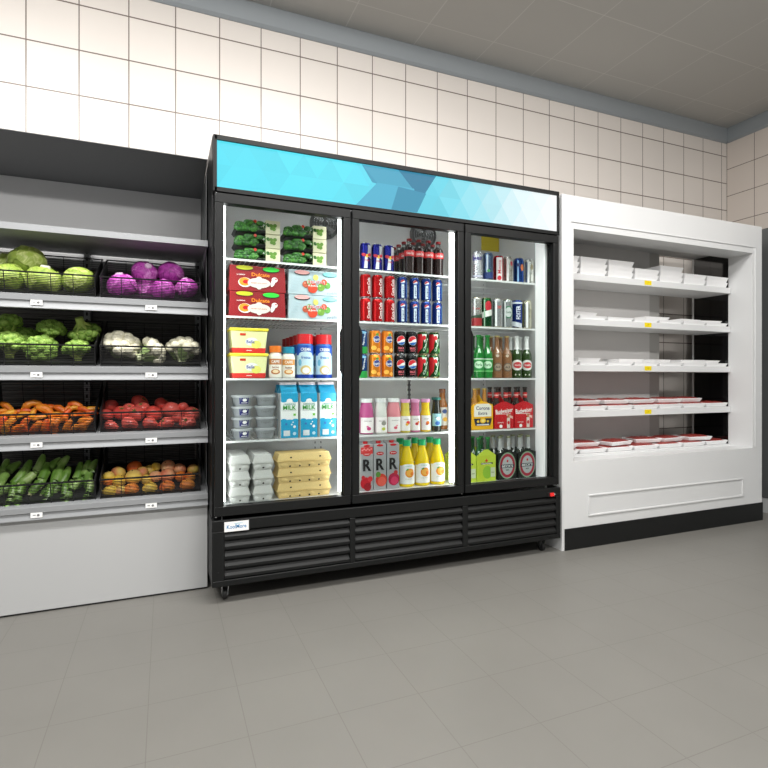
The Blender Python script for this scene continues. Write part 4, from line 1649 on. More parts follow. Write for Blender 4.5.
def egg_box(name, w, d, h, c, ncup, holes):
    root = thing(name)
    em = mat(c, 0.8, vary=0.04, scale=120)
    m = MB()
    hb = h * 0.46
    m.frus((-w / 2 + 0.009, w / 2 - 0.009, 0.009, d - 0.009), (-w / 2 + 0.003, w / 2 - 0.003, 0.003, d - 0.003), 0.0, hb, em)
    for i in range(ncup):
        x = -w / 2 + (i + 0.5) * w / ncup
        r_ = w / ncup * 0.46
        m.blob((x, r_ * 0.75, hb * 0.50), (r_, r_ * 0.72, hb * 0.49), em, 2)
    m.build('egg_tray', root, bevel=0.002)
    m = MB()
    m.frus((-w / 2 - 0.002, w / 2 + 0.002, -0.002, d + 0.002), (-w / 2 - 0.002, w / 2 + 0.002, -0.002, d + 0.002), hb, hb + 0.004, em)
    m.frus((-w / 2, w / 2, 0, d), (-w / 2 + 0.010, w / 2 - 0.010, 0.010, d - 0.010), hb + 0.004, h, em)
    m.build('lid', root, bevel=0.003)
    m = MB()
    hm = mat((40, 30, 22), 0.8)
    for (hx, hz) in holes:
        y_ = -0.0035 + (0.010 * max(0, (hz - hb - 0.004) / (h - hb))) if hz > hb else -0.003
        m.blob((hx, y_ + 0.002, hz), (0.0052, 0.002, 0.0042), hm, 1)
    m.build('latch_holes', root)
    return Kind(root)


ew, eh = wpx(229.2, 250.6, YP - 0.045), 0.0700
ke = egg_box('egg_carton', ew, 0.26, eh, (214, 214, 211), 2, [(0.0, 0.012)])
for i, c in enumerate((240.0, 263.4)):
    for L_ in range(3):
        ke.put((XA(c, YP - 0.045), YP - 0.045, ZFL + 0.001 + L_ * (eh + 0.0005)), 'pale grey egg carton, %s of the %s grey stack, left door' % (('bottom', 'middle', 'topmost')[L_], ('left', 'right')[i]), 'egg carton', 'grey egg cartons')
yw, yh = wpx(278, 332, YP - 0.03), 0.0690
hy = yh * 0.46
ky = egg_box('egg_carton', yw, 0.12, yh, (236, 206, 140), 4, [(-0.065, hy + 0.018), (0.075, hy + 0.018), (-0.07, 0.010), (-0.024, 0.010), (0.022, 0.010), (0.068, 0.010)])
for L_ in range(3):
    ky.put((XA(304.8, YP - 0.03), YP - 0.03, ZFL + 0.001 + L_ * (yh + 0.0005)), 'wide yellow egg carton, %s of the stack of three, left door' % ('bottom', 'middle', 'topmost')[L_], 'egg carton', 'yellow egg cartons')

# ================================================================ middle door
# shelf 1: energy drink cans and cola bottles
blu = mat((20, 26, 128), 0.24, metal=0.65)
sil = mat((205, 208, 214), 0.3, metal=0.5)


def art_energy(a, r, h):
    a.poly([(0.006, h * 0.50), (r * 1.3, h * 0.42), (r * 1.3, h * 0.90), (0.006, h * 0.92)], sil)
    a.poly([(-r * 0.5, h * 0.08), (0.004, h * 0.08), (0.006, h * 0.52), (-r * 0.3, h * 0.50)], mat((225, 228, 236), 0.3, metal=0.3))
    a.ell(0.001, h * 0.52, 0.008, 0.009, mat((245, 200, 40), 0.35))
    a.ell(-0.014, h * 0.56, 0.013, 0.008, mat((205, 30, 50), 0.35), rot=-20)
    a.ell(0.016, h * 0.56, 0.012, 0.008, mat((205, 40, 60), 0.35), rot=20)
    a.text('TORO', 0.001, h * 0.36, 0.009, mat((200, 30, 45), 0.35), w=0.024)


ke_ = can('energy_drink_can', 0.0280, 0.140, blu, art_energy)
row(ke_, (365.3, 376.8, 388.4), Z1S, 'tall blue energy drink can', 'can', 'blue energy drink cans', DOORN[1], 0.0265, rz=-0.1)
cola = mat((34, 16, 14), 0.18, coat=0.5)
neckg = glass_mat('clear_bottle_neck', (228, 232, 230), 1.3)


def cola_art(root):
    a = Art(r=0.0282)
    a.rect(-0.044, 0.044, 0.094, 0.124, mat((214, 52, 56), 0.35))
    a.text('Coca-Cola', 0, 0.109, 0.013, W, w=0.044)
    a.build('wrap_label', root)


kco = bottle('cola_bottle', [(0.020, 0, cola), (0.0265, 0.006, cola), (0.0262, 0.05, cola), (0.0275, 0.09, cola), (0.0275, 0.126, cola), (0.024, 0.142, cola), (0.014, 0.157, neckg), (0.0105, 0.168, neckg), (0.0105, 0.178, neckg)],
             cola_art, (0.0135, 0.176, 0.188, plastic((150, 14, 20), 0.35)))
row(kco, (409.2, 418.7, 428.4, 438.2), Z1S, 'cola bottle with red label', 'bottle', 'cola bottles', DOORN[1], 0.028, rows=4, dy=0.066, rz=-0.2)

# shelf 2: red and blue cola cans, two layers
redc = mat((186, 10, 16), 0.25, metal=0.6)


def art_cola(a, r, h):
    a.text('Coca-Cola', 0.010, h * 0.50, 0.016, W, w=h * 0.68, rot=90)
    a.poly([(0.021, h * 0.10), (0.024, h * 0.10), (0.026, h * 0.85), (0.023, h * 0.85)], W)


kred = can('soda_can', 0.0290, 0.121, redc, art_cola)
row(kred, (365.4, 377.2, 389.4), Z2S, 'red soda can with white script', 'can', 'red soda cans', DOORN[1], 0.0285, layers=2, hl=0.1215, rz=-0.1)
nav = mat((12, 48, 122), 0.25, metal=0.6)


def globe(a, cx, cz, r_):
    a.ell(cx, cz, r_, r_, W)
    a.ell(cx, cz, r_ * 0.94, r_ * 0.94, mat((214, 40, 52), 0.35), a0=15, a1=200)
    a.ell(cx, cz, r_ * 0.94, r_ * 0.94, mat((20, 100, 180), 0.35), a0=215, a1=345)
    a.ell(cx + r_ * 0.25, cz + r_ * 0.02, r_ * 0.62, r_ * 0.2, W, rot=25)


def art_pepsi(a, r, h):
    a.rect(-0.010, 0.004, h * 0.10, h * 0.66, mat((222, 234, 244), 0.35))
    a.text('pepsi', -0.002, h * 0.38, 0.010, nav, w=h * 0.38, rot=90)
    globe(a, -0.003, h * 0.77, 0.0115)
    a.rect(0.017, 0.020, h * 0.12, h * 0.85, mat((70, 130, 200), 0.35))


kblue = can('soda_can', 0.0275, 0.121, nav, art_pepsi)
row(kblue, (402, 414.3, 425.8, 437), Z2S, 'dark blue soda can with pale stripe', 'can', 'blue soda cans', DOORN[1], 0.0265, layers=2, hl=0.1215, rz=-0.15)
# shelf 3: mixed soda cans, two layers


def art_sprite(a, r, h):
    a.rect(-0.04, 0.04, h * 0.02, h * 0.30, mat((40, 160, 70), 0.3))
    a.text('Sprite', 0.006, h * 0.6, 0.012, W, w=h * 0.5, rot=80)
    a.ell(0.0, h * 0.88, 0.02, 0.006, mat((140, 200, 230), 0.3))


def art_fanta(a, r, h):
    a.ell(0.004, h * 0.62, 0.019, 0.018, W)
    a.ell(0.004, h * 0.62, 0.0175, 0.0165, mat((40, 60, 140), 0.35))
    a.text('Fanta', 0.004, h * 0.61, 0.014, W, w=0.030, rot=12)
    a.ell(0.006, h * 0.82, 0.008, 0.006, mat((70, 150, 60), 0.35))
    a.ell(-0.012, h * 0.26, 0.014, 0.011, mat((252, 190, 80), 0.35))
    a.ell(0.014, h * 0.18, 0.012, 0.009, mat((250, 176, 70), 0.35))


def art_max(a, r, h):
    globe(a, 0.0, h * 0.60, 0.0240)
    a.text('MAX', 0.0, h * 0.27, 0.013, mat((225, 110, 120), 0.35), w=0.030)
    a.text('cherry', 0.0, h * 0.16, 0.008, mat((225, 110, 120), 0.35), w=0.028)


def art_cherry(a, r, h):
    rd = mat((205, 28, 40), 0.3)
    a.poly([(-r * 1.3, h * 0.04), (-0.012, h * 0.30), (-0.004, h * 0.9), (-r * 1.3, h * 0.9)], rd)
    a.poly([(-0.014, h * 0.9), (0.014, h * 0.9), (0.002, h * 0.52)], mat((236, 240, 232), 0.3))
    a.ell(-0.002, h * 0.74, 0.010, 0.012, rd)
    a.text('Cherry', 0.008, h * 0.44, 0.014, mat((210, 232, 210), 0.35), w=h * 0.6, rot=72)
    a.ell(0.022, h * 0.2, 0.008, 0.012, mat((90, 150, 70), 0.35))


spec = [('green and blue lemon soda can', mat((24, 80, 150), 0.25, metal=0.6), art_sprite, (361.5,), 'only partly seen at the door frame'),
        ('orange soda can with blue and white badge', mat((240, 140, 34), 0.25, metal=0.5), art_fanta, (374.6, 387.1), ''),
        ('black soda can with red white and blue globe', mat((18, 18, 20), 0.25, metal=0.5), art_max, (399.6, 411.0), ''),
        ('red and green cherry soda can', mat((26, 78, 36), 0.25, metal=0.6), art_cherry, (422.4, 433.8), '')]
for desc, bm_, art_, cols, ex in spec:
    kq = can('soda_can', 0.031 if 'orange' in desc else 0.0305, 0.121, bm_, art_, top=(200, 190, 150) if 'cherry' in desc else (190, 192, 195))
    row(kq, cols, Z3S, desc, 'can', desc.split(' soda')[0] + ' cans', DOORN[1], 0.031, layers=2, hl=0.1215, rz=-0.1)
root = None


# shelf 4: milkshakes and small juices
def shake(c, capc, labf, h, r_, nm):
    bm_ = plastic(c, 0.25)
    prof = [(r_ * 0.9, 0, bm_), (r_, 0.006, bm_), (r_, h * 0.55, bm_), (r_ * 0.92, h * 0.70, bm_), (r_ * 0.76, h * 0.86, bm_), (r_ * 0.74, h * 0.90, bm_)]
    return bottle('milkshake_bottle', prof, labf, (r_ * 0.86, h * 0.89, h, plastic(capc, 0.4)))


def lab_of(bg, spots_, txt, r_, h, z0=0.04, z1=0.47, tc=(120, 100, 110)):
    def f(root):
        a = Art(r=r_ + 0.0004)
        a.rect(-r_ * 1.15, r_ * 1.15, h * z0, h * z1, mat(bg, 0.4))
        a.text(txt, 0, h * (z1 - 0.10), h * 0.035, mat(tc, 0.4), w=r_ * 1.1)
        for dx, dz, q, c in spots_:
            a.ell(r_ * dx, h * dz, r_ * q, r_ * q * 0.8, mat(c, 0.4))
        a.build('wrap_label', root)
    return f


hs_ = 0.178
wl = (246, 242, 240)
SHK = [(366.4, (190, 84, 140), (236, 238, 238), [(0.1, .16, .3, (210, 60, 130)), (-.1, .22, .16, (225, 110, 160))], 'berry shake', 0.0365, 'plum pink milkshake bottle with white cap'),
       (380.5, (218, 220, 214), (226, 230, 228), [(0.2, .14, .3, (200, 210, 80)), (0.25, .3, .4, (150, 150, 140))], 'vanilla', 0.034, 'plain white milkshake bottle between two pink ones'),
       (393.4, (222, 138, 148), (240, 240, 240), [(0.0, .16, .25, (230, 90, 110)), (.2, .22, .15, (240, 150, 160))], 'strawberry', 0.0375, 'salmon pink milkshake bottle with white cap')]
for px, c, cc, sp_, tx, r_, nm in SHK:
    kq = shake(c, cc, lab_of(wl, sp_, tx, r_, hs_), hs_, r_, nm)
    kq.put((XA(px, YP + r_), YP + r_, Z4S + 0.001), nm + ', fourth shelf of the middle door', 'bottle', 'milkshake bottles', rz=-0.1)
hj = 0.172
SJ = [(405.1, (216, 200, 80), [(0.35, .30, .42, (220, 50, 40)), (0.1, .25, .3, (240, 190, 60))], 'yellow smoothie bottle with pink cap, next to the salmon milkshake'),
      (414.9, (198, 110, 150), [(0.1, .26, .35, (200, 40, 40)), (0.45, .31, .25, (230, 140, 60))], 'pink smoothie bottle with pink cap between two yellow ones'),
      (425.3, (236, 200, 30), [(0.2, .28, .4, (240, 130, 40)), (0.0, .24, .25, (200, 60, 40))], 'bright yellow smoothie bottle with pink cap, next to the dark bottle')]
for px, c, sp_, nm in SJ:
    r_ = 0.0272
    bm_ = plastic(c, 0.25)
    kq = bottle('smoothie_bottle', [(r_ * 0.9, 0, bm_), (r_, 0.006, bm_), (r_, hj * 0.52, bm_), (r_ * 0.80, hj * 0.66, bm_), (r_ * 0.82, hj * 0.86, bm_), (r_ * 0.82, hj * 0.91, bm_)],
                lab_of(wl, sp_, 'smoothie', r_, hj, 0.06, 0.50), (r_ * 0.92, hj * 0.90, hj, plastic((226, 160, 200), 0.4)))
    kq.put((XA(px, YP + r_), YP + r_, Z4S + 0.001), nm, 'bottle', 'smoothie bottles', rz=-0.15)
r_ = 0.0265
dk = mat((34, 36, 30), 0.15, coat=0.4)
kq = bottle('dark_drink_bottle', [(r_ * 0.9, 0, dk), (r_, 0.006, dk), (r_, 0.10, dk), (r_ * 0.85, 0.125, dk), (r_ * 0.74, 0.15, dk), (r_ * 0.74, 0.17, dk)],
            lab_of((150, 200, 214), [(0, .24, .5, (60, 110, 180)), (0.1, .38, .4, (240, 244, 246))], 'aloe', r_, 0.18, 0.16, 0.52), (r_ * 0.95, 0.166, 0.180, plastic((20, 92, 84), 0.4)))
kq.put((XA(436.2, YP + r_), YP + r_, Z4S + 0.001), 'dark bottle with teal cap and blue label, right end of its shelf', 'bottle', None, rz=-0.2)
# tall sauce jars behind the dark bottle
r_ = 0.03
am = mat((150, 92, 40), 0.25, coat=0.3)
kq = bottle('amber_bottle', [(r_ * 0.9, 0, am), (r_, 0.006, am), (r_, 0.13, am), (r_ * 0.6, 0.165, am), (r_ * 0.5, 0.205, am)],
            lab_of((206, 200, 190), [(0, .45, .5, (60, 80, 130)), (0.1, .25, .5, (214, 160, 50))], 'iced tea', r_, 0.22, 0.10, 0.55), (r_ * 0.6, 0.200, 0.222, plastic((120, 70, 40), 0.4)))
kq.put((XA(443.5, YP + 0.10), YP + 0.115, Z4S + 0.001), 'amber bottle half hidden behind the dark teal-capped bottle', 'bottle', None)

# floor of the middle bay: juice cartons, orange juice bottles
jw, jh = 0.0665, 0.240
root = None
JC = [(366.8, 'pomegranate seeds', [(-.1, .16, .42, (190, 26, 40)), (.25, .24, .2, (210, 50, 60)), (-.3, .28, .14, (200, 40, 50)), (.05, .08, .3, (150, 14, 30))], 'leftmost silver juice carton, red splash on its lower half', True),
      (380.0, 'grapefruit', [(.1, .20, .46, (206, 60, 44)), (.15, .17, .34, (226, 96, 80)), (-.15, .32, .2, (90, 140, 60))], 'middle silver juice carton with cut red grapefruit picture', False),
      (393.2, 'pomegranate', [(.05, .20, .46, (176, 24, 66)), (.1, .17, .3, (214, 60, 100)), (.2, .34, .16, (190, 50, 50))], 'right silver juice carton with a magenta pomegranate picture', False)]
slv = mat((178, 180, 183), 0.35, metal=0.3)
dkr = mat((196, 26, 34), 0.35)
for px, nm, sp_, lab, extra in JC:
    root = thing('juice_carton')
    m = MB()
    m.prism([(0, 0), (jw, 0), (jw, jh), (0, jh - 0.012)], 'x', -jw / 2, jw / 2, slv)
    m.build('carton_body', root, bevel=0.002)
    m = MB()
    m.lathe([(0.0125, jh - 0.010, dkr), (0.0125, jh + 0.001, dkr), (0.011, jh + 0.002, dkr)], 18, 0, jw * 0.36)
    m.build('cap', root)
    a = Art(y=0.0)
    a.ell(0, jh * 0.925, 0.018, 0.006, dkr)
    if extra:
        a.rect(-jw * 0.48, jw * 0.48, jh * 0.76, jh * 0.90, mat((206, 60, 60), 0.4))
        for t in range(6):
            a.ell(-jw * 0.35 + t * jw * 0.14, jh * (0.84 + 0.02 * (t % 2)), 0.005, 0.004, mat((236, 150, 150), 0.4))
    a.ell(0, jh * 0.755, 0.020, 0.009, dkr)
    a.text('juss', 0, jh * 0.757, 0.007, W, w=0.026)
    for dx, dz, q, c in sp_:
        a.ell(jw * dx, jh * dz, jw * q, jw * q * 1.05, mat(c, 0.4)) if abs(dx) + q < 0.62 else a.ell(jw * dx, jh * dz, jw * (0.5 - abs(dx)), jw * q, mat(c, 0.4))
    a.text('R', -0.0012, jh * 0.53, 0.058, K, w=0.040)
    a.text('R', 0.0018, jh * 0.53, 0.058, K, w=0.040)
    a.rect(-0.022, -0.008, jh * 0.53 - 0.029, jh * 0.53 - 0.026, K)
    a.rect(0.008, 0.022, jh * 0.53 - 0.029, jh * 0.53 - 0.026, K)
    a.rect(-0.022, -0.008, jh * 0.53 + 0.026, jh * 0.53 + 0.029, K)
    a.build('front_print', root)
    Kind(root).put((XA(px, YP - 0.015), YP - 0.015, ZFL + 0.001), lab, 'juice carton', 'silver juice cartons')
oj = plastic((236, 204, 10), 0.2)
r_, hh_ = 0.0405, 0.238


def oj_art(root):
    a = Art(r=r_ + 0.0006)
    a.rect(-r_ * 1.25, r_ * 1.25, 0.016, 0.108, W)
    a.ell(0, 0.106, r_ * 0.9, 0.012, W)
    a.ell(0.006, 0.072, 0.025, 0.023, mat((246, 150, 30), 0.4))
    a.ell(0.006, 0.072, 0.018, 0.0165, mat((250, 184, 80), 0.4))
    a.ell(0.019, 0.068, 0.011, 0.010, mat((244, 130, 20), 0.4))
    a.ell(-0.007, 0.09, 0.008, 0.004, mat((90, 160, 60), 0.4), rot=30)
    a.text('tropical', 0, 0.108, 0.006, mat((100, 190, 150), 0.4), w=0.034)
    a.text('orange juice', 0.0, 0.042, 0.005, mat((150, 150, 120), 0.4), w=0.036)
    a.build('wrap_label', root)


koj = bottle('orange_juice_bottle', [(r_ * 0.92, 0, oj), (r_, 0.006, oj), (r_, 0.105, oj), (r_ * 0.92, 0.13, oj), (r_ * 0.66, 0.168, oj), (r_ * 0.46, 0.195, oj), (r_ * 0.42, 0.208, oj), (r_ * 0.42, 0.215, oj)],
             oj_art, (r_ * 0.50, 0.208, hh_, plastic((30, 178, 110), 0.35)))
for q in range(2):
    for i, c in enumerate((406.8, 422.0, 437.2)):
        koj.put((XA(c, YP + 0.02), YP + 0.022 + q * 0.084, ZFL + 0.001), 'yellow orange juice bottle with green cap, %s, %s row' % (nth(i, 3), ('front', 'second')[q]), 'bottle', 'orange juice bottles', rz=-0.15)

# ================================================================ right door
# shelf 1: assorted tall cans
def plain_art(shapes):
    def f(a, r, h):
        for s_ in shapes:
            k_ = s_[0]
            if k_ == 't':
                a.text(s_[1], s_[2] * r, s_[3] * h, s_[4] * h, mat(s_[5], 0.35), w=s_[6] * r if len(s_) > 6 and s_[6] else None, rot=s_[7] if len(s_) > 7 else 0)
            elif k_ == 'e':
                a.ell(s_[1] * r, s_[2] * h, s_[3] * r, s_[4] * h, mat(s_[5], 0.35))
            elif k_ == 'r':
                a.rect(s_[1] * r, s_[2] * r, s_[3] * h, s_[4] * h, mat(s_[5], 0.35))
            elif k_ == 'p':
                a.poly([(x * r, z * h) for x, z in s_[1]], mat(s_[2], 0.35))
    return f


RC = 0.0285
C1 = [(477.3, 0.150, (226, 228, 234), [('t', 'bier', -.1, .76, .17, (60, 50, 150), 2.1), ('r', -1.2, 1.2, .1, .16, (190, 190, 210))], 'white tall can with purple lettering, leftmost on top shelf behind right door'),
      (488.0, 0.148, (90, 110, 140), [('r', -.4, -.1, .08, .92, (220, 230, 240)), ('r', -1.2, 1.2, .08, .3, (24, 50, 110)), ('e', 0, .35, .3, .05, (60, 150, 70))], 'steel blue tall can next to the white purple-lettered one'),
      (498.4, 0.138, (186, 26, 44), [('r', -.55, .65, .04, .92, (232, 228, 228)), ('t', 'Mocca', 0.05, .56, .13, (200, 30, 50), 2.6, 90), ('e', 0.05, .14, .42, .09, (206, 30, 50))], 'red can with a broad white stripe on top shelf, right door'),
      (508.3, 0.140, (186, 182, 176), [('r', -.5, -.1, .06, .92, (240, 240, 240)), ('e', .5, .72, .25, .09, (196, 60, 70)), ('t', 'lager', .4, .45, .09, (120, 110, 100), .8)], 'pale silver can with small red mark on top shelf, right door'),
      (518.6, 0.136, (22, 66, 140), [('r', -.45, -.15, .06, .9, (150, 190, 230)), ('e', -.2, .72, .4, .07, (20, 40, 100)), ('e', .55, .62, .35, .13, (220, 120, 60))], 'blue can with orange spot, second from right on top shelf, right door'),
      (529.0, 0.136, (196, 196, 190), [('r', -.5, -.15, .04, .9, (250, 250, 250)), ('e', .4, .68, .3, .12, (150, 140, 110)), ('r', .2, .7, .12, .4, (220, 220, 214))], 'rightmost silver can with gold crest on top shelf, right door')]
for px, h, c, sh_, nm in C1:
    kq = can('beer_can', RC, h * 1.06, mat(c, 0.22, metal=0.8), plain_art(sh_))
    kq.put((XA(px, YP + RC), YP + RC, Z1S + 0.001), nm, 'can', 'assorted cans on the top shelf', rz=-0.45)
C2 = [(476.5, (196, 196, 190), [('r', -1.3, 1.3, .04, .30, (160, 40, 44)), ('t', 'Peroni', -.1, .62, .08, (190, 60, 60), 1.3), ('r', -.6, -.3, .3, .94, (244, 244, 244)), ('p', [(-1.3, .3), (1.3, .3), (1.3, .44), (-1.3, .36)], (40, 70, 50))], 'silver can with red foot and red lettering, leftmost'),
      (486.4, (20, 84, 44), [('e', 0.3, .72, .7, .17, (190, 30, 48)), ('p', [(-1.3, .3), (1.3, .42), (1.3, .62), (-1.3, .50)], (226, 228, 222)), ('r', -.6, -.35, .05, .94, (150, 190, 160))], 'green can with red disc and white sash, second from left'),
      (497.0, (186, 188, 190), [('t', 'DRY', .3, .70, .10, (200, 60, 60), 1.0), ('r', -.5, -.15, .05, .93, (246, 246, 248)), ('t', 'draft', .3, .5, .06, (120, 120, 126), .8)], 'plain silver can with small red lettering, third from left'),
      (507.3, (178, 184, 184), [('e', .1, .55, .85, .21, (30, 110, 70)), ('e', .1, .55, .70, .17, (200, 206, 204)), ('t', 'Carlsb', .1, .55, .08, (30, 100, 60), 1.1), ('r', -.7, -.45, .05, .93, (240, 244, 244))], 'silver can with green ring badge, fourth from left'),
      (517.0, (24, 58, 140), [('p', [(-1.1, .10), (.9, .02), (.9, .18), (-1.1, .26)], (210, 214, 220)), ('t', 'FOSTER', 0.1, .56, .15, (240, 244, 250), 2.6, 90), ('r', -1.2, 1.2, .86, .92, (220, 224, 230))], 'blue can with white vertical lettering, fifth from left'),
      (526.6, (190, 188, 170), [('r', -.35, .1, .04, .92, (250, 250, 248)), ('r', -1.3, -.75, .1, .9, (110, 110, 50)), ('t', 'PILS', .5, .55, .08, (150, 146, 120), 1.8, 90)], 'rightmost silver can with olive edge')]
for px, c, sh_, nm in C2:
    kq = can('beer_can', 0.0295, 0.164, mat(c, 0.22, metal=0.8), plain_art(sh_), top=(206, 196, 150))
    kq.put((XA(px, YP + 0.0295), YP + 0.0295, Z2S + 0.001), nm + ', second shelf, right door', 'can', 'tall beer cans on the second shelf', rz=-0.45)
    if px > 480:
        pass
# shelf 3: beer bottles


def beer(name, r, h, gm_, art, cap_c, foil=None, n=20):
    prof = [(r * 0.92, 0, gm_), (r, 0.005, gm_), (r, h * 0.50, gm_), (r * 0.93, h * 0.58, gm_), (r * 0.52, h * 0.69, foil or gm_), (r * 0.43, h * 0.75, foil or gm_), (r * 0.40, h * 0.955, foil or gm_), (r * 0.44, h * 0.96, foil or gm_), (r * 0.44, h * 0.97, foil or gm_)]
    return bottle(name, prof, art, (r * 0.50, h * 0.962, h, mat(cap_c, 0.3, metal=0.5)), n=n)


def wrap(r, items):
    def f(root):
        a = Art(r=r + 0.0003)
        for it in items:
            if it[0] == 'r':
                a.rect(it[1] * r, it[2] * r, it[3], it[4], mat(it[5], 0.4))
            elif it[0] == 'e':
                a.ell(it[1] * r, it[2], it[3] * r, it[4], mat(it[5], 0.4))
            else:
                a.text(it[1], it[2] * r, it[3], it[4], mat(it[5], 0.4), w=it[6] * r)
        a.build('wrap_label', root)
    return f


gg = mat((16, 120, 40), 0.12, coat=0.6)
br = mat((140, 96, 62), 0.18, coat=0.5)
dg_ = mat((44, 70, 26), 0.15, coat=0.5)
rb, hb_ = 0.0298, 0.238
k1 = beer('green_beer_bottle', rb, hb_, gg, wrap(rb, [('r', -1.3, 1.3, 0.036, 0.108, (120, 200, 120)), ('r', -1.3, 1.3, 0.042, 0.100, (30, 140, 60)), ('e', 0, 0.074, .85, .020, (206, 236, 206)), ('t', 'Perla', 0, 0.074, .016, (20, 120, 50), 1.1), ('r', -1.3, 1.3, 0.104, 0.108, (236, 240, 236))]), (40, 150, 60))
k2 = beer('brown_beer_bottle', rb, hb_, br, wrap(rb, [('e', 0.1, 0.062, .85, .024, (96, 84, 72)), ('e', 0.1, 0.062, .7, .018, (168, 150, 130)), ('t', 'ALE', 0.1, 0.062, .012, (60, 46, 40), .9), ('e', 0, 0.125, .3, .008, (206, 190, 170))]), (196, 176, 120))
k3 = beer('white_foil_beer_bottle', rb, hb_, dg_, wrap(rb, [('e', 0.0, 0.074, 1.2, .030, (244, 244, 240)), ('e', 0.1, 0.074, .85, .018, (206, 50, 56)), ('t', 'Stella', 0.1, 0.075, .011, (250, 240, 236), 1.2), ('e', -.3, .02, .12, .005, (220, 220, 200)), ('e', .4, .02, .12, .005, (220, 220, 200))]), (236, 238, 236), foil=mat((240, 241, 240), 0.4))
row(k1, (478.6, 487.4), Z3S, 'green glass beer bottle with green label', 'bottle', 'green beer bottles', DOORN[2], rb, rz=-0.5, rows=2, dy=0.063)
row(k2, (497.0, 506.7), Z3S, 'brown glass beer bottle', 'bottle', 'brown beer bottles', DOORN[2], rb, rz=-0.5, rows=2, dy=0.063)
row(k3, (516.6, 526.4), Z3S, 'dark green beer bottle with white foil neck', 'bottle', 'white foil beer bottles', DOORN[2], rb, rz=-0.5, rows=2, dy=0.063)


# shelf 4 and floor: carriers
def carrier(name, w, d, h, ph, c, art, handle=True, wallh=None):
    root = thing(name)
    cmx = mat(c, 0.42)
    m = MB()
    t = 0.0012
    m.prism([(-w / 2, 0), (w / 2, 0), (w / 2, h), (w * 0.10, ph), (-w * 0.10, ph), (-w / 2, h)], 'y', 0, t, cmx)
    m.prism([(-w / 2, 0), (w / 2, 0), (w / 2, h), (w * 0.10, ph), (-w * 0.10, ph), (-w / 2, h)], 'y', d - t, d, cmx)
    for sx in (-w / 2, w / 2 - t):
        m.box(sx, sx + t, t, d - t, 0, h * 0.97, cmx)
    m.box(-w / 2 + t, w / 2 - t, t, d - t, 0, t, cmx)
    m.build('carton_walls', root)
    if handle:
        m = MB()
        m.prism([(t, t), (d - t, t), (d - t, ph), (d * 0.72, ph + 0.035), (d * 0.28, ph + 0.035), (t, ph)], 'x', -t, t, cmx)
        m.build('carrier_handle', root)
    a = Art(y=0.0)
    art(a, w, h, ph)
    a.build('front_print', root)
    return Kind(root)


def art_yel(a, w, h, ph):
    a.poly([(-w * .42, h * .52), (w * .42, h * .52), (w * .42, h * .95), (w * .30, h * 1.04), (-w * .30, h * 1.04), (-w * .42, h * .95)], mat((244, 240, 226), 0.4))
    a.text('Corona', 0, h * .87, h * .15, mat((40, 44, 100), 0.4), w=w * .66)
    a.text('Extra', 0, h * .66, h * .13, mat((90, 90, 110), 0.4), w=w * .44)
    a.poly([(-w * .44, h * .45), (w * .44, h * .45), (w * .36, h * .16), (-w * .36, h * .16)], mat((30, 34, 60), 0.4))
    a.rect(-w * .30, w * .30, h * .17, h * .22, mat((225, 225, 235), 0.4))
    a.ell(0, h * .36, w * .14, h * .11, mat((240, 190, 40), 0.4))
    a.ell(0, h * .36, w * .08, h * .06, mat((250, 225, 130), 0.4))
    for s_ in (-1, 1):
        a.ell(s_ * w * .24, h * .33, w * .06, h * .05, mat((230, 190, 60), 0.4))


def art_bud(a, w, h, ph):
    dr = mat((168, 10, 22), 0.4)
    a.poly([(-w * .5, h * .50), (w * .5, h * .62), (w * .5, h * .92), (-w * .5, h * .80)], mat((206, 24, 34), 0.4))
    a.text('Budweiser', 0, h * .76, h * .20, W, w=w * .90, rot=6)
    a.rect(-w * .42, w * .34, h * .615, h * .635, W)
    a.poly([(w * .12, h * .55), (w * .45, h * .40), (w * .45, h * .52), (w * .12, h * .62)], mat((236, 190, 180), 0.4))
    a.rect(w * .14, w * .30, h * .02, h * .46, mat((226, 214, 206), 0.4))
    a.rect(w * .17, w * .27, h * .46, h * .62, mat((190, 120, 70), 0.4))
    a.ell(w * .22, h * .25, w * .06, h * .08, mat((206, 40, 50), 0.4))
    a.ell(-w * .18, h * .10, w * .08, h * .075, W)
    a.text('KING', -w * .2, h * .26, h * .04, W, w=w * .3)


def art_hein(a, w, h, ph):
    g1 = mat((150, 196, 60), 0.4)
    a.poly([(-w * .5, 0), (-w * .1, 0), (w * .2, h), (-w * .5, h)], mat((196, 214, 60), 0.4))
    a.ell(w * .05, h * .35, w * .25, h * .25, g1)
    a.rect(-w * .30, w * .34, h * .66, h * .72, mat((40, 60, 40), 0.4))
    a.text('Heineken', 0.0, h * .69, h * .06, W, w=w * .52)
    a.poly([(0, h * .88), (w * .03, h * .82), (w * .1, h * .82), (w * .04, h * .78), (w * .06, h * .73), (0, h * .765), (-w * .06, h * .73), (-w * .04, h * .78), (-w * .1, h * .82), (-w * .03, h * .82)], RED)
    a.rect(w * .22, w * .46, h * .16, h * .52, mat((214, 224, 190), 0.4))
    a.text('beer', w * .34, h * .34, h * .05, mat((80, 110, 60), 0.4), w=w * .16)


def art_beck(a, w, h, ph):
    a.ell(0, h * .52, w * .47, h * .50, mat((120, 190, 120), 0.4), n=30)
    a.ell(0, h * .52, w * .455, h * .485, mat((150, 150, 146), 0.4), n=30)
    a.ell(0, h * .52, w * .41, h * .445, mat((170, 40, 60), 0.4), n=30)
    a.ell(0, h * .52, w * .30, h * .34, mat((186, 190, 192), 0.4), n=30)
    a.ell(0, h * .70, w * .05, h * .05, RED)
    a.rect(-w * .36, w * .36, h * .44, h * .57, mat((40, 50, 66), 0.4))
    a.text("BECK'S", 0, h * .505, h * .085, W, w=w * .60)
    a.text('BIER', 0, h * .36, h * .05, K, w=w * .18)


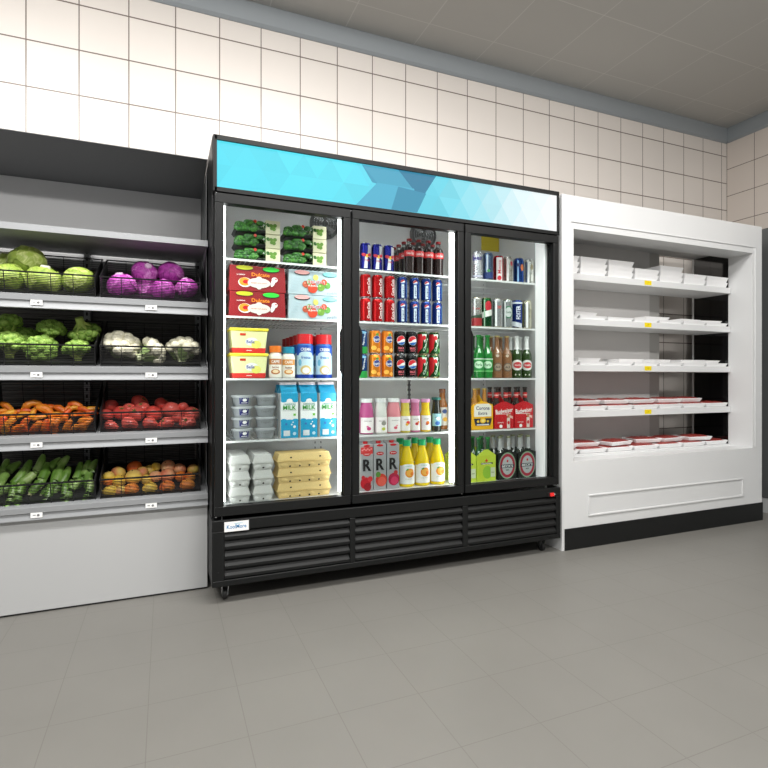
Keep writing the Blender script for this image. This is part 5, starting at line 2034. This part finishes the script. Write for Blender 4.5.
cw, cd = wpx(472.5, 493.6) * 0.97, 0.19
cw2 = wpx(494.6, 513.6)
kyel = carrier('beer_carrier', cw, 0.13, 0.135, 0.152, (240, 180, 20), art_yel)
kyel.put((XA(482.8, YP), YP, Z4S + 0.001), 'yellow cardboard beer carrier with cream label, fourth shelf, right door', 'beer carrier')
kbud = carrier('beer_carrier', cw2, 0.13, 0.13, 0.150, (200, 20, 32), art_bud)
kbud.root['group'] = 'red beer carriers'
for i, c in enumerate((504.2, 523.9)):
    kbud.put((XA(c, YP), YP, Z4S + 0.001), 'red cardboard beer carrier with white script, %s of two, right door' % ('left', 'right')[i], 'beer carrier', 'red beer carriers')
rbt = 0.0262
kbb = beer('red_neck_beer_bottle', rbt, 0.228, mat((44, 26, 18), 0.18, coat=0.4), wrap(rbt * 0.47, [('r', -1.6, 1.6, 0.168, 0.198, (206, 50, 50)), ('r', -1.6, 1.6, 0.180, 0.186, (240, 200, 196))]), (60, 54, 50))
kcb = beer('clear_beer_bottle', rbt, 0.222, mat((176, 120, 44), 0.2, coat=0.4), None, (200, 170, 90))
n_ = 0
for ci, c in enumerate((482.8, 504.2, 523.9)):
    for q in range(2):
        for s_ in (-1, 1):
            x = XA(c, YP) + s_ * (cw2 / 4 - 0.0005)
            y = YP + 0.0325 + q * 0.063
            kd = kcb if ci == 0 else kbb
            kd.put((x, y, Z4S + 0.0035), '%s beer bottle in the %s carrier, %s, %s' % (('amber', 'dark', 'dark')[ci], ('yellow', 'left red', 'right red')[ci], ('front', 'back')[q], ('left', 'right')[(s_ + 1) // 2]),
                   'bottle', ('bottles in the yellow carrier', 'bottles in the red carriers', 'bottles in the red carriers')[ci], rz=-0.6)
YFd = YP - 0.035
cw3 = wpx(476.8, 495.6, YFd)
kh = carrier('beer_carrier', cw3, 0.13, 0.140, 0.172, (200, 222, 70), art_hein, handle=False)
xh = XA(486.4, YFd)
for i, x in enumerate((xh - cw3 - 0.004, xh)):
    kh.put((x, YFd, ZFL + 0.001), 'lime green beer carrier, %s, bottom of right door' % ('left one cut by the door frame', 'fully visible one')[i], 'beer carrier', 'lime green beer carriers')
cw4 = wpx(498.2, 516.6, YFd)
kbk = carrier('beer_carrier', cw4 - 0.002, 0.13, 0.146, 0.160, (20, 24, 22), art_beck, handle=False)
for i, c in enumerate((507.4, 527.2)):
    kbk.put((XA(c, YFd), YFd, ZFL + 0.001), 'black beer carrier with red oval emblem, %s, bottom of right door' % ('left one', 'right one')[i], 'beer carrier', 'black beer carriers')
kgb = beer('green_cap_beer_bottle', 0.0262, 0.232, mat((16, 84, 34), 0.15, coat=0.5), None, (60, 170, 80))
ksb = beer('silver_neck_beer_bottle', 0.0262, 0.232, mat((12, 34, 18), 0.15, coat=0.5), None, (150, 156, 120), foil=mat((196, 198, 198), 0.3, metal=0.4))
for ci, x0_ in enumerate((xh - cw3 - 0.004, xh, XA(507.4, YFd), XA(527.2, YFd))):
    for q in range(2):
        for s_ in (-1, 1):
            x = x0_ + s_ * (min(cw3, cw4) / 4 - 0.0008)
            y = YFd + 0.0325 + q * 0.063
            (kgb if ci < 2 else ksb).put((x, y, ZFL + 0.0035), '%s beer bottle in the %s carrier, %s, %s' % (('green-capped', 'silver-necked')[ci // 2], ('left lime', 'right lime', 'left black', 'right black')[ci], ('front', 'back')[q], ('left', 'right')[(s_ + 1) // 2]),
                                         'bottle', ('green-capped bottles in the lime carriers', 'silver-necked bottles in the black carriers')[ci // 2])
# ================================================================== WHITE MEAT CABINET
MX0, MX1 = 2.045, XA(761.8, 2.352)
MF = 2.352
MZ = 1.993
mc = thing('meat_cabinet', 'white open-front meat display cabinet with five shelves and black kick plate', 'display cabinet', (MX0, MF, 0))


def wm_(mb, name, parent=None, bevel=0.0):
    for i, v in enumerate(mb.v):
        mb.v[i] = (v[0] - MX0, v[1] - MF, v[2])
    return mb.build(name, parent or mc, bevel=bevel)


ox0, ox1 = XA(573.6, MF), XA(752.8, MF)
oz1 = ZA(573.5, 228.7, MF)
oz0 = 0.493
ti = 2.52           # depth of the thick frame
YSB = 2.76
m = MB()
m.box(MX0, ox0, MF, ti, oz0, MZ, M_WHITE)
m.box(ox1, MX1, MF, ti, oz0, MZ, M_WHITE)
m.box(ox0, ox1, MF, ti, oz1, MZ, M_WHITE)
m.box(MX0, ox0 - 0.04, ti, 2.80, 0.0, MZ, M_WHITE)
m.box(ox1 + 0.003, MX1, ti, 2.80, 0.0, MZ, M_WHITE)
m.box(MX0, MX1, ti, 2.80, oz1 + 0.05, MZ, M_WHITE)
wm_(m, 'outer_frame')
m = MB()
m.box(MX0, MX1, MF, ti, 0.12, oz0, M_WHITE)
m.box(MX0, MX0 + 0.018, MF, ti, 0.0, 0.12, M_WHITE)
wm_(m, 'front_apron')
m = MB()
m.box(MX0 + 0.018, MX1 + 0.002, MF - 0.006, MF + 0.02, 0.0, 0.12, mat((24, 25, 25), 0.5, spec=0.25))
wm_(m, 'kick_plate')
# raised mouldings
m = MB()
t = 0.008
mz = ZA(572, 220.6, MF)
m.box(ox0 - 0.02, XA(755.5, MF), MF - 0.005, MF, mz - t, mz, M_WHITE)
m.box(XA(755.5, MF) - t, XA(755.5, MF), MF - 0.005, MF, 0.50, mz - t, M_WHITE)
wm_(m, 'frame_moulding', bevel=0.0015)
m = MB()
ax0, ax1 = XA(587.9, MF), XA(742.8, MF)
az1, az0 = ZA(587.9, 494.6, MF), ZA(587.9, 516.3, MF)
t = 0.010
m.box(ax0, ax1, MF - 0.006, MF, az1 - t, az1, M_WHITE)
m.box(ax0, ax1, MF - 0.006, MF, az0, az0 + t, M_WHITE)
m.box(ax0, ax0 + t, MF - 0.006, MF, az0 + t, az1 - t, M_WHITE)
m.box(ax1 - t, ax1, MF - 0.006, MF, az0 + t, az1 - t, M_WHITE)
wm_(m, 'panel_moulding', bevel=0.002)
# back panel covers the left two thirds, the rest is open to the tiled wall
bx1 = XA(649.5, YSB)
m = MB()
m.box(MX0 + 0.02, bx1, YSB, YSB + 0.02, 0.12, oz1 + 0.05, mat((214, 212, 210), 0.5))
wm_(m, 'back_panel')
m = MB()
m.box(bx1 + 0.002, XA(657.5, YSB + 0.03), YSB + 0.015, YSB + 0.055, 0.0, oz1 + 0.05, mat((186, 184, 180), 0.5))
wm_(m, 'rear_post')
gloss = mat((10, 10, 11), 0.06, coat=0.6, name='black_gloss_panel')
m = MB()
m.box(ox1 - 0.002, ox1 + 0.002, ti + 0.001, YSB + 0.02, oz0, oz1 + 0.045, gloss)
wm_(m, 'black_end_panel')
yt = mat((240, 216, 10), 0.45)
SZ = [1.5525 + 0.002, 1.284, 1.005, 0.726]
ST_ = 0.040
tops = []
for i, zb in enumerate(SZ):
    m = MB()
    m.box(ox0 - 0.038, ox1 - 0.004, 2.50, YSB - 0.001, zb, zb + ST_, M_WHITE)
    s_ = wm_(m, 'shelf', bevel=0.002)
    a = Art(y=2.50 - MF)
    xx = XA(648, 2.5) - MX0
    a.rect(xx - 0.03, xx + 0.03, zb + 0.008, zb + 0.036, yt)
    a.text('2.99', xx, zb + 0.022, 0.011, mat((200, 170, 20), 0.5))
    a.build('yellow_price_tag', s_)
    tops.append(zb + ST_)
m = MB()
zbt = ZA(728, 443.8, 2.50) - 0.002
m.box(ox0 - 0.038, ox1 - 0.004, 2.50, YSB - 0.001, zbt - 0.04, zbt, M_WHITE)
s_ = wm_(m, 'shelf', bevel=0.002)
tops.append(zbt)

# trays of minced meat
tw2, td2, th2 = 0.213, 0.150, 0.026
root = thing('meat_tray')
foam = mat((246, 246, 246), 0.45)
m = MB()
m.frus((-tw2 / 2 + 0.010, tw2 / 2 - 0.010, 0.010, td2 - 0.010), (-tw2 / 2, tw2 / 2, 0, td2), 0.0, th2 - 0.004, foam)
m.box(-tw2 / 2, tw2 / 2, 0, 0.006, th2 - 0.004, th2, foam)
m.box(-tw2 / 2, tw2 / 2, td2 - 0.006, td2, th2 - 0.004, th2, foam)
m.box(-tw2 / 2, -tw2 / 2 + 0.006, 0.006, td2 - 0.006, th2 - 0.004, th2, foam)
m.box(tw2 / 2 - 0.006, tw2 / 2, 0.006, td2 - 0.006, th2 - 0.004, th2, foam)
m.build('foam_tray', root, bevel=0.0015)
mm_ = veg_mat('red_minced_meat', (116, 28, 24), (168, 66, 58), None, scale=120, detail=3, distort=0.4, lo=0.4, hi=0.6, rough=0.35, bump=0.4)
m = MB()
n1, n2 = 18, 10
vs, fs = [], []
for j in range(n2 + 1):
    for i in range(n1 + 1):
        x = -tw2 / 2 + 0.007 + (tw2 - 0.014) * i / n1
        y = 0.007 + (td2 - 0.014) * j / n2
        e = math.sin(math.pi * i / n1) ** 0.35 * math.sin(math.pi * j / n2) ** 0.35 if 0 < i < n1 and 0 < j < n2 else 0
        vs.append((x, y, th2 - 0.0035 + 0.016 * e * (0.8 + 0.5 * noise.noise(Vector((x * 60, y * 60, 0))))))
for j in range(n2):
    for i in range(n1):
        q = j * (n1 + 1) + i
        fs.append((q, q + 1, q + n1 + 2, q + n1 + 1))
m.fix = False
m.add(vs, fs, mm_, True)
m.build('minced_meat', root)
# empty white tray
km = Kind(root)
root = thing('foam_tray')
m = MB()
t = 0.003
hw = 0.034
m.frus((-tw2 / 2 + 0.010, tw2 / 2 - 0.010, 0.010, td2 - 0.010), (-tw2 / 2 + 0.009, tw2 / 2 - 0.009, 0.009, td2 - 0.009), 0.0, t, foam)
for (b_, u_) in (((-tw2 / 2 + 0.010, tw2 / 2 - 0.010, 0.010, 0.013), (-tw2 / 2, tw2 / 2, 0, 0.004)), ((-tw2 / 2 + 0.010, tw2 / 2 - 0.010, td2 - 0.013, td2 - 0.010), (-tw2 / 2, tw2 / 2, td2 - 0.004, td2)),
                 ((-tw2 / 2 + 0.010, -tw2 / 2 + 0.013, 0.013, td2 - 0.013), (-tw2 / 2, -tw2 / 2 + 0.004, 0.004, td2 - 0.004)), ((tw2 / 2 - 0.013, tw2 / 2 - 0.010, 0.013, td2 - 0.013), (tw2 / 2 - 0.004, tw2 / 2, 0.004, td2 - 0.004))):
    m.frus(b_, u_, t, hw, foam)
m.build('tray_walls', root)
m = MB()
m.frus((-tw2 / 2 + 0.014, tw2 / 2 - 0.014, 0.014, td2 - 0.014), (-tw2 / 2 + 0.008, tw2 / 2 - 0.008, 0.008, td2 - 0.008), t + 0.001, hw - 0.006, mat((228, 226, 224), 0.3))
m.build('wrapped_filling', root)
kf = Kind(root)
pitch = (ox1 - 0.01 - (ox0 - 0.03)) / 7
tx = [ox0 - 0.03 + pitch * (i + 0.5) for i in range(7)]
SN = ['top shelf', 'second shelf', 'third shelf', 'fourth shelf', 'bottom shelf']
stacks = [3, 3, 3, 2, 3, 2, 2]
stn = ['lowest', 'second', 'third']
ty = 2.512
for i, n in enumerate(stacks):
    _ = (0.047, 0.047, 0.042, 0.043, 0.042, 0.040, 0.038)[i]
    for L_ in range(n):
        kf.put((tx[i], ty - (0.004 if L_ else 0), tops[0] + 0.001 + L_ * (hw * 1.02 + 0.0005)), 'white foam tray, %s in the stack, %s on the cabinet top shelf' % (stn[L_], nth(i, 7)), 'tray', 'white foam trays on the top shelf', sc=(1, 1, 1.02))
for sh_, extra in ((1, [(0.75, -0.02, 9), (3.55, 0.0, -3), (5.1, 0.02, 5), (6.0, 0.03, -6)]), (2, [(0.9, -0.01, 7), (2.6, 0.02, -4), (3.8, 0.02, 5), (5.0, -0.005, -6), (5.95, 0.02, 3)])):
    for i in range(7):
        kf.put((tx[i], ty, tops[sh_] + 0.001), 'white foam tray, bottom layer, %s on the cabinet %s' % (nth(i, 7), SN[sh_]), 'tray', 'white foam trays on the %s' % SN[sh_], sc=(1, 1, 0.62))
    for j, (fi, dy, rz) in enumerate(extra):
        kf.put((tx[0] + fi * pitch, ty + 0.02 + dy, tops[sh_] + 0.0225), 'white foam tray lying on others, %s on the cabinet %s' % (nth(j, len(extra)), SN[sh_]), 'tray', 'white foam trays on the %s' % SN[sh_], rz=math.radians(rz), sc=(0.96, 1, 0.6))
for sh_, extra in ((3, [(0.0, 0.0, 0, 0), (0.95, 0.015, 4, 0), (1.95, 0.01, -3, 0), (3.0, 0.005, 3, 0), (4.1, 0.015, -5, 0), (5.15, 0.03, 4, 0)]), (4, [(0.05, 0.0, 3, 0), (0.9, 0.03, -8, 0), (2.1, -0.005, 8, 0), (3.3, 0.03, -9, 0), (4.3, 0.02, 5, 0), (5.3, -0.004, -6, 0)])):
    for i in range(7):
        km.put((tx[i], ty, tops[sh_] + 0.001), 'tray of red minced meat, lower layer, %s on cabinet %s' % (nth(i, 7), SN[sh_]), 'meat tray', 'meat trays on the %s' % SN[sh_])
    for j, (fi, dy, rz, _) in enumerate(extra):
        km.put((tx[0] + fi * pitch, ty + 0.012 + dy, tops[sh_] + 0.0355), 'tray of red minced meat, upper layer, %s on cabinet %s' % (nth(j, len(extra)), SN[sh_]), 'meat tray', 'meat trays on the %s' % SN[sh_], rz=math.radians(rz), sc=(0.94, 0.96, 0.95))

# ================================================================== GREY CABINET AT THE RIGHT WALL
gx0 = 3.97
gc = thing('grey_wall_cabinet', 'dark grey tall cabinet on white plinth standing at the right wall', 'cabinet', (gx0, 2.2, 0))
m = MB()
gg_ = mat((92, 95, 95), 0.45, name='slate_grey_panel')
m.box(0.02, 0.49, -1.2, 0.80, 0.105, 2.04, gg_)
m.build('carcass', gc, bevel=0.004)
for k in range(3):
    m = MB()
    m.box(0.0, 0.0195, -1.196 + k * 0.665, -1.196 + k * 0.665 + 0.66, 0.108, 2.036, gg_)
    dd = m.build('door', gc, bevel=0.002)
    m = MB()
    yy = -1.196 + k * 0.665 + 0.05
    m.tube([(-0.03, yy, 0.95), (-0.03, yy, 1.25)], 0.006, M_ALU, 8)
    m.tube([(-0.03, yy, 0.97), (0, yy, 0.97)], 0.005, M_ALU, 8)
    m.tube([(-0.03, yy, 1.23), (0, yy, 1.23)], 0.005, M_ALU, 8)
    m.build('handle', dd)
m = MB()
m.box(0.005, 0.49, -1.2, 0.80, 0.0, 0.105, mat((196, 198, 198), 0.4))
m.build('plinth', gc)

# drop stray prototypes that never got a place
for o in list(scene.objects):
    if o.parent is None and o.type == 'EMPTY' and 'category' not in o:
        for c in list(o.children_recursive):
            bpy.data.objects.remove(c)
        bpy.data.objects.remove(o)
